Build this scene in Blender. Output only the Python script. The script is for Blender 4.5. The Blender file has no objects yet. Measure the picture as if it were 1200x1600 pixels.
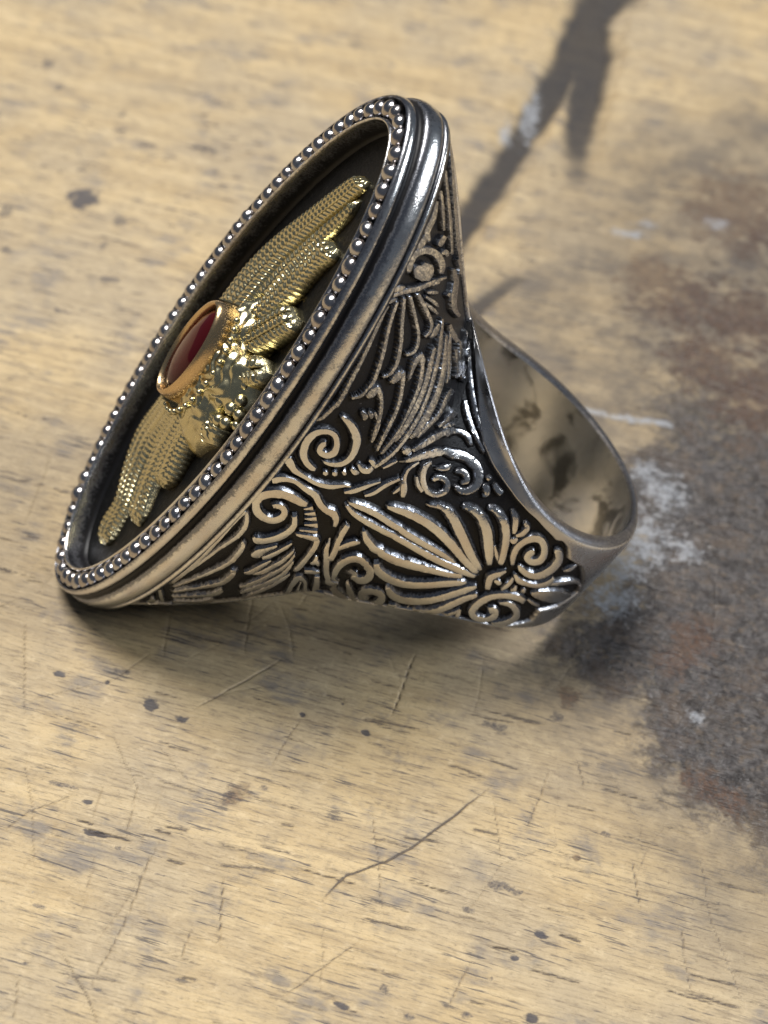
import bpy, math
import numpy as np
from mathutils import Matrix, Vector

# ------------------------------------------------------------------ camera, world, lights, exposure
SC = 0.001                                   # everything below is laid out in millimetres
scene = bpy.context.scene
cam_d = bpy.data.cameras.new('camera'); cam = bpy.data.objects.new('camera', cam_d)
scene.collection.objects.link(cam); scene.camera = cam
PITCH, ROLL, DIST = 0.72075, 0.14976, 130.676
fw = np.array([0, math.cos(PITCH), -math.sin(PITCH)]); rt = np.array([1., 0, 0]); up = np.cross(rt, fw)
rt, up = math.cos(ROLL)*rt + math.sin(ROLL)*up, -math.sin(ROLL)*rt + math.cos(ROLL)*up
cloc = np.array([0, 0, 8.]) - fw*DIST
mw = Matrix.Identity(4)
for i in range(3):
    mw[i][0], mw[i][1], mw[i][2], mw[i][3] = rt[i], up[i], -fw[i], cloc[i]*SC
cam.matrix_world = mw
cam_d.sensor_fit = 'VERTICAL'; cam_d.sensor_height = 36; cam_d.sensor_width = 27; cam_d.lens = 72
cam_d.shift_x = -(759.68-600)/1600; cam_d.shift_y = -(800-743.0)/1600
cam_d.clip_start = 0.005; cam_d.clip_end = 20
cam_d.dof.use_dof = True; cam_d.dof.focus_distance = 0.1160; cam_d.dof.aperture_fstop = 56

world = bpy.data.worlds.new('World'); scene.world = world; world.use_nodes = True
bg = world.node_tree.nodes['Background']
bg.inputs[0].default_value = (0.50, 0.58, 0.72, 1); bg.inputs[1].default_value = 0.16

def area(name, loc, target, sx, sy, watt, col):
    l = bpy.data.lights.new(name, 'AREA'); l.shape = 'RECTANGLE'; l.size = sx; l.size_y = sy
    l.energy = watt; l.color = col
    o = bpy.data.objects.new(name, l); scene.collection.objects.link(o)
    o.location = loc
    o.rotation_euler = (Vector(target)-Vector(loc)).to_track_quat('-Z', 'Y').to_euler()
    return o
area('ceiling_lamp', (-0.42, 0.32, 1.45), (0, 0, 0), 0.8, 0.55, 31, (1.0, 0.975, 0.94))
area('window_light', (1.40, -0.05, 1.0), (0, 0, 0), 0.85, 0.40, 24, (0.86, 0.93, 1.0))

cy = scene.cycles
cy.use_adaptive_sampling = True; cy.adaptive_threshold = 0.02; cy.max_bounces = 6; cy.diffuse_bounces = 2; cy.glossy_bounces = 4; cy.transmission_bounces = 3
cy.caustics_reflective = False; cy.caustics_refractive = False
vs = scene.view_settings
vs.view_transform = 'Standard'; vs.look = 'None'; vs.exposure = 0.0; vs.gamma = 1.0; vs.use_curve_mapping = False

# ------------------------------------------------------------------ helpers
COL = scene.collection
def empty(name, parent=None):
    o = bpy.data.objects.new(name, None); COL.objects.link(o); o.parent = parent
    o.empty_display_size = 0.005
    return o
def mesh(name, V, faces, mat, parent=None, attrs=None, smooth=True, sharp=None, link=True):
    """faces: list of (n,k) int arrays"""
    me = bpy.data.meshes.new(name); V = np.asarray(V, float)*SC
    me.vertices.add(len(V)); me.vertices.foreach_set('co', V.astype(np.float32).ravel())
    idx = np.concatenate([f.ravel() for f in faces]); tot = np.concatenate([np.full(len(f), f.shape[1]) for f in faces])
    me.loops.add(len(idx)); me.loops.foreach_set('vertex_index', idx.astype(np.int32))
    me.polygons.add(len(tot)); me.polygons.foreach_set('loop_start', np.r_[0, np.cumsum(tot)[:-1]].astype(np.int32))
    me.polygons.foreach_set('loop_total', tot.astype(np.int32))
    me.update(calc_edges=True); me.validate()
    if smooth: me.polygons.foreach_set('use_smooth', np.ones(len(me.polygons), bool))
    if sharp: me.set_sharp_from_angle(angle=math.radians(sharp))
    for k, a in (attrs or {}).items():
        at = me.attributes.new(k, 'FLOAT', 'POINT'); at.data.foreach_set('value', np.asarray(a, np.float32).ravel())
    me.materials.append(mat)
    if not link: return me
    o = bpy.data.objects.new(name, me); COL.objects.link(o); o.parent = parent
    return o
def grid_faces(n, m, wrap_n=False, wrap_m=False, flip=False):
    i, j = np.meshgrid(np.arange(n if wrap_n else n-1), np.arange(m if wrap_m else m-1), indexing='ij')
    i2, j2 = (i+1) % n, (j+1) % m
    f = np.stack([i*m+j, i2*m+j, i2*m+j2, i*m+j2], -1).reshape(-1, 4)
    return f[:, ::-1] if flip else f
rng = np.random.default_rng(7)
_tab = rng.random((256, 256))
def vnoise(x, y):
    xi = np.floor(x).astype(int); yi = np.floor(y).astype(int); fx = x-xi; fy = y-yi
    fx = fx*fx*(3-2*fx); fy = fy*fy*(3-2*fy)
    g = lambda a, b: _tab[a % 256, b % 256]
    return (g(xi, yi)*(1-fx)+g(xi+1, yi)*fx)*(1-fy)+(g(xi, yi+1)*(1-fx)+g(xi+1, yi+1)*fx)*fy
def fbm(x, y, o=4):
    s = 0; a = .5
    for k in range(o):
        s = s+a*vnoise(x*2**k+17.3*k, y*2**k+9.1*k); a *= .5
    return s/(1-.5**o)
def sstep(a, b, x):
    t = np.clip((x-a)/(b-a), 0, 1); return t*t*(3-2*t)
def catmull(p, n):
    p = np.asarray(p, float); q = np.vstack([2*p[0]-p[1], p, 2*p[-1]-p[-2]])
    t = np.linspace(0, len(p)-1, n); i = np.minimum(t.astype(int), len(p)-2); t = (t-i)[:, None]
    a, b, c, d = q[i], q[i+1], q[i+2], q[i+3]
    return .5*(2*b+(c-a)*t+(2*a-5*b+4*c-d)*t*t+(3*b-a-3*c+d)*t**3)
def in_poly(x, y, P):
    ins = np.zeros(x.shape, bool); n = len(P)
    for i in range(n):
        x1, y1 = P[i]; x2, y2 = P[(i+1) % n]
        c = ((y1 > y) != (y2 > y))
        ins ^= c & (x < (x2-x1)*(y-y1)/((y2-y1) if y2 != y1 else 1e-9)+x1)
    return ins
def seg_dist(x, y, a, b):
    dx, dy = b[0]-a[0], b[1]-a[1]
    t = np.clip(((x-a[0])*dx+(y-a[1])*dy)/(dx*dx+dy*dy+1e-9), 0, 1)
    return np.hypot(x-a[0]-t*dx, y-a[1]-t*dy), t
def poly_sd(x, y, P):
    d = np.full(x.shape, 1e9)
    for i in range(len(P)): d = np.minimum(d, seg_dist(x, y, P[i], P[(i+1) % len(P)])[0])
    return np.where(in_poly(x, y, P), d, -d)

# ------------------------------------------------------------------ materials
class NT:
    def __init__(s, name):
        s.m = bpy.data.materials.new(name); s.m.use_nodes = True; s.t = s.m.node_tree; s.t.nodes.clear()
        s.out = s.t.nodes.new('ShaderNodeOutputMaterial'); s.b = s.t.nodes.new('ShaderNodeBsdfPrincipled')
        s.t.links.new(s.b.outputs[0], s.out.inputs[0])
    def n(s, ty, **kw):
        nd = s.t.nodes.new(ty)
        for k, v in kw.items(): setattr(nd, k, v)
        return nd
    def set(s, sock, v):
        if hasattr(v, 'links') or isinstance(v, bpy.types.NodeSocket): s.t.links.new(v, sock)
        else: sock.default_value = v
    def p(s, name, v): s.set(s.b.inputs[name], v)
    def math(s, op, a, b=0.0, c=None):
        nd = s.n('ShaderNodeMath', operation=op); s.set(nd.inputs[0], a); s.set(nd.inputs[1], b)
        if c is not None: s.set(nd.inputs[2], c)
        return nd.outputs[0]
    def mix(s, f, a, b):
        nd = s.n('ShaderNodeMix', data_type='RGBA'); s.set(nd.inputs[0], f); s.set(nd.inputs[6], a); s.set(nd.inputs[7], b)
        return nd.outputs[2]
    def mul(s, f, a, b):
        nd = s.n('ShaderNodeMix', data_type='RGBA', blend_type='MULTIPLY'); s.set(nd.inputs[0], f); s.set(nd.inputs[6], a); s.set(nd.inputs[7], b)
        return nd.outputs[2]
    def fmix(s, f, a, b):
        nd = s.n('ShaderNodeMix', data_type='FLOAT'); s.set(nd.inputs[0], f); s.set(nd.inputs[2], a); s.set(nd.inputs[3], b)
        return nd.outputs[0]
    def coord(s, scale, rotz=0.0):
        tc = s.n('ShaderNodeTexCoord'); mp = s.n('ShaderNodeMapping')
        mp0 = s.n('ShaderNodeMapping'); mp0.inputs['Rotation'].default_value = (0, 0, rotz)
        s.t.links.new(tc.outputs['Object'], mp0.inputs[0]); s.t.links.new(mp0.outputs[0], mp.inputs[0])
        mp.inputs['Scale'].default_value = [c*1000 for c in scale]
        return mp.outputs[0]
    def noise(s, co, scale=1.0, detail=4, rough=.55, dist=0.0):
        nd = s.n('ShaderNodeTexNoise'); s.t.links.new(co, nd.inputs['Vector'])
        nd.inputs['Scale'].default_value = scale; nd.inputs['Detail'].default_value = detail
        nd.inputs['Roughness'].default_value = rough; nd.inputs['Distortion'].default_value = dist
        return nd.outputs[0]
    def ramp(s, f, a, b, lo=0.0, hi=1.0):
        nd = s.n('ShaderNodeMapRange', interpolation_type='SMOOTHSTEP')
        s.set(nd.inputs[0], f); nd.inputs[1].default_value = a; nd.inputs[2].default_value = b
        nd.inputs[3].default_value = lo; nd.inputs[4].default_value = hi
        return nd.outputs[0]
    def attr(s, name):
        return s.n('ShaderNodeAttribute', attribute_name=name).outputs['Fac']
    def bump(s, h, strength, dist, prev=None):
        nd = s.n('ShaderNodeBump'); nd.inputs['Strength'].default_value = strength; nd.inputs['Distance'].default_value = dist*SC
        s.set(nd.inputs['Height'], h)
        if prev: s.t.links.new(prev, nd.inputs['Normal'])
        return nd.outputs[0]

def mat_silver(name, use_attr=True, base=(.80, .78, .735), rough=.16, grime=.35):
    """worn silver; the attribute 'ox' (0 bare metal, 1 blackened recess) drives the patina and painted dark reflections"""
    s = NT(name); co = s.coord((1, 1, 1))
    n1 = s.noise(co, 1.6, 5, .6); n2 = s.noise(co, 7.0, 4, .65); n3 = s.noise(co, .45, 3)
    f = s.attr('ox_shade') if use_attr else 0.0
    j = s.math('ADD', s.math('MULTIPLY', s.math('SUBTRACT', n2, .5), .55), s.math('MULTIPLY', s.math('SUBTRACT', n1, .5), grime))
    f = s.math('ADD', f, j)
    gun = s.ramp(f, .22, .42); blk = s.ramp(f, .52, .78)
    tint = s.mix(s.ramp(n3, .35, .7), (*base, 1), (base[0]*.90, base[1]*.84, base[2]*.80, 1))
    pit = s.ramp(n2, .68, .76)
    tint = s.mix(s.math('MULTIPLY', pit, .5), tint, (.10, .09, .085, 1))
    c = s.mix(gun, tint, (.25, .255, .28, 1)); c = s.mix(blk, c, (.012, .0115, .013, 1))
    s.p('Base Color', c); s.p('Specular IOR Level', .25)
    s.p('Metallic', s.fmix(blk, 1.0, .0))
    r = s.fmix(gun, s.math('ADD', rough, s.math('MULTIPLY', s.math('SUBTRACT', n1, .4), .25)), .27)
    s.p('Roughness', s.fmix(blk, r, .40))
    s.p('Normal', s.bump(n2, .22, .06, s.bump(n1, .15, .08)))
    return s.m
SILVER = mat_silver('oxidised_silver', base=(.76, .755, .735), grime=.34)
BEADM = mat_silver('bead_silver', False, (.52, .51, .52), .17, .75)

def mat_band():
    s = NT('band_silver'); co = s.coord((1, 1, 1))
    n1 = s.noise(co, 1.6, 5, .6); n2 = s.noise(co, 7.0, 4, .65); nb = s.noise(co, .32, 3, .5, .6)
    f = s.math('ADD', s.attr('ox_shade'), s.math('ADD', s.math('MULTIPLY', s.math('SUBTRACT', n2, .56), s.fmix(s.attr('ox_shade'), .5, 1.1)), s.math('MULTIPLY', s.math('SUBTRACT', n1, .5), .25)))
    gun = s.ramp(f, .22, .42); blk = s.ramp(f, .52, .78)
    inn = s.attr('inner')
    spots = s.math('MULTIPLY', s.ramp(s.math('ADD', nb, s.math('MULTIPLY', s.math('SUBTRACT', n1, .5), .08)), .50, .64), inn)
    bare = s.mix(inn, (.60, .585, .575, 1), (.84, .84, .84, 1))
    bare = s.mix(s.math('MULTIPLY', spots, .80), bare, (.075, .072, .07, 1))
    c = s.mix(gun, bare, (.25, .245, .26, 1)); c = s.mix(blk, c, (.011, .0105, .012, 1))
    s.p('Base Color', c); s.p('Metallic', s.fmix(blk, 1.0, .0)); s.p('Specular IOR Level', .22)
    r = s.math('ADD', .26, s.math('MULTIPLY', s.math('SUBTRACT', n1, .4), .28))
    r = s.fmix(gun, s.fmix(inn, r, s.math('ADD', .13, s.math('MULTIPLY', n1, .14))), .34)
    s.p('Roughness', s.fmix(blk, r, .38))
    s.p('Normal', s.bump(s.math('MULTIPLY', n2, s.fmix(s.attr('ox_shade'), .2, 1.0)), s_b, .07, s.bump(n1, .10, .08)))
    return s.m
s_b = .55
BAND = mat_band()

def mat_gold(name, c1, c2, rough, bump=.25):
    s = NT(name); co = s.coord((1, 1, 1))
    n1 = s.noise(co, 2.0, 4); n2 = s.noise(co, 9.0, 3)
    f = s.math('ADD', s.attr('ox_shade'), s.math('MULTIPLY', s.math('SUBTRACT', n2, .5), .5))
    dk = s.ramp(f, .38, .85)
    s.p('Base Color', s.mix(dk, s.mix(n1, (*c1, 1), (*c2, 1)), (.085, .062, .024, 1)))
    s.p('Metallic', 1.0); s.p('Roughness', s.math('ADD', rough, s.math('MULTIPLY', n2, .14)))
    s.p('Normal', s.bump(n2, bump, .05))
    return s.m
GOLD = mat_gold('green_gold', (.70, .625, .385), (.60, .545, .345), .18)
REDGOLD = mat_gold('collar_gold', (.74, .53, .29), (.64, .46, .26), .20, .14)

def mat_ruby():
    s = NT('ruby'); s.p('Base Color', (.055, .004, .006, 1)); s.p('Roughness', .06); s.p('IOR', 1.6); s.p('Specular IOR Level', .22)
    return s.m
RUBY = mat_ruby()

def mat_floor():
    s = NT('blackened_recess'); co = s.coord((1, 1, 1)); n = s.noise(co, 4.0, 5, .65); n2 = s.noise(co, 1.2, 3)
    s.p('Base Color', s.mix(s.ramp(n, .5, .75), (.005, .005, .005, 1), (.020, .020, .020, 1)))
    s.p('Metallic', .0); s.p('Specular IOR Level', .22); s.p('Roughness', s.math('ADD', .34, s.math('MULTIPLY', n2, .25))); s.p('Normal', s.bump(n, .5, .12))
    return s.m
FLOORM = mat_floor()

GRAIN = math.radians(8.0)
def mat_wood():
    s = NT('bench_wood')
    cg = s.coord((.030, .55, .3), GRAIN); cs = s.coord((.17, 1.7, .5), GRAIN); cp = s.coord((.70, 5.5, 1), GRAIN); cd = s.coord((.30, 4.2, 1), GRAIN+.03)
    ci = s.coord((1, 1, 1))
    mid = s.noise(ci, .24, 4, .68); patch = s.noise(ci, .075, 3, .6)
    grain = s.noise(cg, 1.0, 4, .62, .35); streak = s.noise(cs, 1.0, 4, .70, .35); pore = s.noise(cp, 1.0, 3, .68)
    dash = s.noise(cd, 1.0, 3, .62); fine = s.noise(ci, 3.8, 3, .75); mot = s.noise(ci, .95, 4, .7)
    c = s.mix(s.ramp(grain, .32, .68), (.580, .432, .235, 1), (.435, .315, .168, 1))
    c = s.mix(s.math('MULTIPLY', s.ramp(patch, .36, .62), .62), c, (.370, .300, .208, 1))
    c = s.mix(s.math('MULTIPLY', s.ramp(mot, .50, .70), .38), c, (.300, .225, .135, 1))
    c = s.mix(s.math('MULTIPLY', s.ramp(mot, .46, .30), .35), c, (.680, .535, .330, 1))
    c = s.mix(s.math('MULTIPLY', s.ramp(streak, .50, .70), .55), c, (.240, .182, .118, 1))
    c = s.mix(s.math('MULTIPLY', s.ramp(streak, .44, .28), .35), c, (.660, .525, .325, 1))
    po = s.math('MULTIPLY', s.ramp(pore, .50, .68), s.ramp(streak, .34, .58, .45, 1.0))
    c = s.mix(s.math('MULTIPLY', po, .66), c, (.180, .132, .085, 1))
    gr = s.math('MULTIPLY', s.ramp(mid, .49, .70), s.ramp(streak, .36, .56))
    c = s.mix(s.math('MULTIPLY', gr, .68), c, (.165, .152, .148, 1))
    da = s.math('MULTIPLY', s.ramp(dash, .580, .640), s.ramp(mid, .40, .56))
    c = s.mix(s.math('MULTIPLY', da, .80), c, (.075, .066, .064, 1))
    c = s.mix(s.math('MULTIPLY', s.ramp(fine, .56, .76), .42), c, (.170, .125, .085, 1))
    # placed marks: dark spots, scratches, saw cuts
    bl = s.ramp(s.math('ADD', s.attr('mark'), s.math('MULTIPLY', s.math('SUBTRACT', fine, .5), .9)), .22, .85)
    c = s.mix(s.math('MULTIPLY', bl, .90), c, (.058, .054, .062, 1))
    sc = s.ramp(s.math('ADD', s.attr('scratch'), s.math('MULTIPLY', s.math('SUBTRACT', fine, .55), .7)), .10, .70)
    c = s.mix(s.math('MULTIPLY', sc, .85), c, (.085, .066, .055, 1))
    gv = s.ramp(s.math('ADD', s.attr('groove'), s.math('MULTIPLY', s.math('SUBTRACT', mid, .5), .6)), .12, .85)
    c = s.mix(s.math('MULTIPLY', gv, .93), c, s.mix(fine, (.014, .014, .017, 1), (.040, .038, .041, 1)))
    # broad soft shade painted as a brown film, then iron-grey and rusty stain
    blot = s.noise(ci, .40, 5, .72, .3); blot2 = s.noise(ci, 1.25, 4, .7); speck = fine
    shade_film = s.math('MULTIPLY', s.attr('shade_film'), s.ramp(mid, .30, .62, .55, 1.0))
    c = s.mix(s.math('MULTIPLY', shade_film, .78), c, s.mix(blot2, (.080, .068, .058, 1), (.150, .118, .086, 1)))
    sm = s.ramp(s.math('ADD', s.attr('stain'), s.math('ADD', s.math('MULTIPLY', s.math('SUBTRACT', blot, .5), 1.5), s.math('MULTIPLY', s.math('SUBTRACT', blot2, .5), .8))), .34, .74)
    pit = s.noise(ci, 2.3, 4, .72)
    scol = s.mix(s.ramp(pit, .34, .64), (.020, .018, .020, 1), (.082, .074, .073, 1))
    scol = s.mix(s.math('MULTIPLY', s.ramp(s.noise(ci, .62, 5, .7, .5), .50, .38), .80), scol, (.016, .014, .015, 1))
    scol = s.mix(s.math('MULTIPLY', s.ramp(blot, .48, .64), .60), scol, (.085, .060, .044, 1))
    scol = s.mix(s.math('MULTIPLY', s.ramp(speck, .58, .70), .45), scol, (.20, .19, .19, 1))
    scol = s.mix(s.math('MULTIPLY', s.ramp(blot2, .52, .66), .55), scol, (.135, .098, .066, 1))
    c = s.mix(s.math('MULTIPLY', sm, s.ramp(s.attr('stain'), .1, .8, .55, .94)), c, scol)
    ru = s.ramp(s.math('ADD', s.attr('rust'), s.math('ADD', s.math('MULTIPLY', s.math('SUBTRACT', blot2, .5), 1.7), s.math('MULTIPLY', s.math('SUBTRACT', blot, .5), 1.2))), .42, .95)
    c = s.mix(s.math('MULTIPLY', ru, .62), c, s.mix(s.ramp(speck, .35, .6), (.125, .062, .034, 1), (.050, .034, .028, 1)))
    sf = s.ramp(s.math('ADD', s.attr('scuff'), s.math('ADD', s.math('MULTIPLY', s.math('SUBTRACT', blot2, .5), 2.2), s.math('MULTIPLY', s.math('SUBTRACT', speck, .5), 1.2))), .38, 1.1)
    c = s.mix(s.math('MULTIPLY', sf, .72), c, (.34, .35, .37, 1))
    s.p('Base Color', c)
    s.p('Roughness', s.fmix(gv, s.fmix(sm, s.math('ADD', .42, s.math('MULTIPLY', mid, .22)), .40), .85))
    s.p('Specular IOR Level', .35)
    h = s.math('SUBTRACT', s.math('MULTIPLY', fine, .30), s.math('ADD', s.math('MULTIPLY', pore, .9), s.math('MULTIPLY', s.attr('scratch'), .9)))
    s.p('Normal', s.bump(h, .65, .18))
    return s.m
WOOD = mat_wood()

# ------------------------------------------------------------------ bench top
FE = {
"grooves":[[[6.51,88.42,6.29,1.0],[3.59,78.3,5.38,1.0],[1.45,66.74,3.73,1.0],[-0.61,56.14,3.43,1.0],[-2.71,47.34,3.4,1.0],[-4.85,39.58,3.16,1.0],[-6.07,34.28,2.97,1.0]],[[3.81,74.62,4.68,1.0],[3.75,62.86,3.91,1.0],[3.55,56.26,3.56,0.95],[3.63,51.61,2.93,0.7],[3.72,46.94,2.2,0.25]],[[-5.0,25.09,1.67,1.0],[-2.66,28.47,1.7,0.95],[0.17,33.1,1.54,0.55]]],
"blobs":[[-18.07,-16.24,0.495,0.55,1.0],[-15.81,-16.98,0.575,0.4,1.0],[-23.9,-14.88,0.385,0.31,1.0],[-20.94,-14.92,0.16,0.2,1.0],[-20.31,-13.87,0.695,0.21,0.62],[-24.63,-16.73,0.225,0.15,0.62],[-8.87,-15.17,0.235,0.25,1.0],[-4.87,-15.88,0.345,0.3,1.0],[-6.59,-13.86,0.16,0.21,0.62],[-19.83,-24.19,0.4,0.27,1.0],[6.85,-28.67,0.4,0.3,1.0],[5.56,-30.45,0.285,0.21,1.0],[6.75,-34.1,0.45,0.32,1.0],[-3.38,-35.11,0.48,0.27,1.0],[-18.86,-26.31,1.07,0.27,1.0],[-21.67,-23.25,0.8,0.23,0.62],[-17.44,-27.05,0.285,0.18,0.62],[-11.95,-22.19,0.59,0.38,0.62],[-10.13,-21.2,0.335,0.24,0.62],[-14.29,-25.02,0.215,0.18,0.62],[-12.67,-24.24,0.145,0.13,0.62],[-5.53,-22.73,0.595,0.23,0.62],[-14.72,-28.44,0.495,0.18,0.62],[4.59,-25.79,1.255,0.35,0.62],[2.88,-13.75,0.875,0.31,0.62],[1.53,-28.02,0.185,0.18,0.62],[2.77,-27.7,0.435,0.26,0.62],[4.39,-32.05,0.215,0.33,0.62],[10.1,-20.84,0.465,0.33,0.62],[6.55,-12.28,0.405,0.37,0.62],[-34.95,34.53,1.39,1.71,1.0],[-42.73,53.6,0.7,0.92,0.62],[-40.81,50.49,0.53,0.79,0.62],[-34.71,47.43,0.48,0.68,0.62],[-40.08,31.97,0.585,1.17,0.62],[-35.77,38.61,0.605,0.54,0.62],[-31.27,32.8,1.085,0.76,0.62],[-31.84,28.85,0.34,0.82,0.62],[-38.74,26.78,0.38,0.55,0.62],[-30.3,24.92,0.855,0.55,0.62],[-32.63,20.25,1.015,0.38,0.62],[-27.03,44.35,1.58,0.66,0.62],[-31.64,43.45,1.045,0.55,0.62],[-27.15,51.7,1.085,0.6,0.62],[-25.03,56.64,1.34,0.62,0.62],[-17.18,64.65,1.28,0.67,0.62],[17.46,-23.31,0.115,0.13,0.62],[16.81,-24.62,0.11,0.14,0.62],[0.27,-35.24,0.41,0.31,0.62],[-1.32,-33.69,0.345,0.32,0.62],[3.31,-34.5,0.345,0.24,0.62],[-20.43,-35.45,0.47,0.2,0.62],[-16.4,-36.37,0.47,0.16,0.62],[-12.05,-35.06,0.88,0.2,0.62],[-20.73,-31.72,0.62,0.16,0.62]],
"rust":[[-11.69,-21.99,0.9],[17.21,-16.89,1.6],[16.22,-16.07,1.2],[14.65,-15.87,1.0],[14.97,-3.85,2.2],[13.97,-5.79,1.8],[18.22,31.88,5.0],[15.04,26.18,4.5],[10.22,35.86,3.5],[17.35,46.94,6.5],[18.97,22.45,5],[12.88,33.07,5],[7.23,-10.52,1.0],[8.45,-22.91,0.3]],
"scratches":[[[-5.68,-28.81],[-4.47,-26.53],[-2.48,-25.24],[-1.08,-24.05],[0.8,-21.61],[3.14,-18.42]],[[-24.34,-21.28],[-22.86,-25.11],[-21.55,-29.72]],[[-19.05,-34.09],[-16.95,-36.66],[-15.81,-38.53]],[[-16.92,-37.06],[-15.99,-32.27],[-15.61,-28.34],[-15.55,-26.97]],[[-18.37,-31.5],[-18.58,-27.77]],[[-27.2,-10.42],[-25.86,-15.66],[-25.13,-18.65]],[[-3.77,-21.43],[-2.85,-25.27],[-1.99,-29.36]],[[-5.24,-29.96],[-4.63,-34.89]],[[8.04,-15.44],[8.57,-17.66]],[[1.92,-29.52],[4.15,-24.18],[7.2,-22.2]],[[3.13,-19.12],[4.23,-24.26]],[[14.63,-26.33],[15.41,-31.35]],[[-20.73,-36.12],[-20.09,-39.2]],[[-24.11,-27.22],[-22.92,-25.4],[-20.61,-23.72]],[[-15.47,-16.19],[-10.91,-10.94]],[[12.33,-25.85],[11.65,-22.31]],[[-19.96,-18.64],[-17.32,-22.6],[-17.17,-27.27]],[[-12.48,-33.82],[-12.23,-31.67]],[[2.24,-34.29],[3.12,-31.02]],[[-25.98,-17.79],[-20.54,-14.57],[-18.93,-12.05]],[[9.5,-14.84],[12.08,-19.84],[12.7,-25.79]],[[-11.19,-27.96],[-10.62,-32.65]],[[-16.98,-19.06],[-14.25,-22.0]],[[-10.13,-19.72],[-8.95,-15.4]],[[-3.59,-14.32],[-2.72,-8.68]],[[5.34,-21.61],[6.46,-16.46]],[[15.54,-20.63],[16.39,-26.0],[18.61,-32.02]],[[-6.64,-35.24],[-3.14,-30.87]]],
"stain":[[6.62,-4.72],[7.45,-7.7],[10.49,-10.94],[11.87,-14.89],[15.49,-18.46],[19.91,-20.99],[24.67,-20.81],[31.23,53.64],[18.98,50.31],[13.7,41.26],[9.28,33.88],[7.76,24.4],[10.55,15.98],[7.65,9.69],[10.39,4.35],[8.29,-1.1]],
"shade_film":[[5.59,-4.94],[4.75,-9.93],[9.33,-15.39],[12.89,-21.13],[19.33,-25.47],[27.02,-26.72],[32.09,69.98],[17.24,63.43],[6.65,55.03],[4.06,43.37],[-0.34,33.14],[-1.6,25.29],[2.42,12.66],[6.06,0.26]],
"scuff":[[11.01,5.13,3.4,4.2],[9.57,-1.13,2.4,2.4],[12.62,10.14,2.2,3.0],[9.83,2.32,2.4,3],[14.34,4.58,1.6,1.6],[11.19,11.87,1.5,2],[6.83,1.67,1,2],[15.12,-10.55,0.8,0.8],[15.76,44.61,1.5,1.2],[8.42,41.25,2.4,0.8],[9.93,43.05,1.2,0.8],[-0.9,58.21,1.1,6],[-2.77,53.94,0.9,2.0]],
"lightline":[[6.45,17.95],[8.59,17.72],[12.6,17.71]]}
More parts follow.
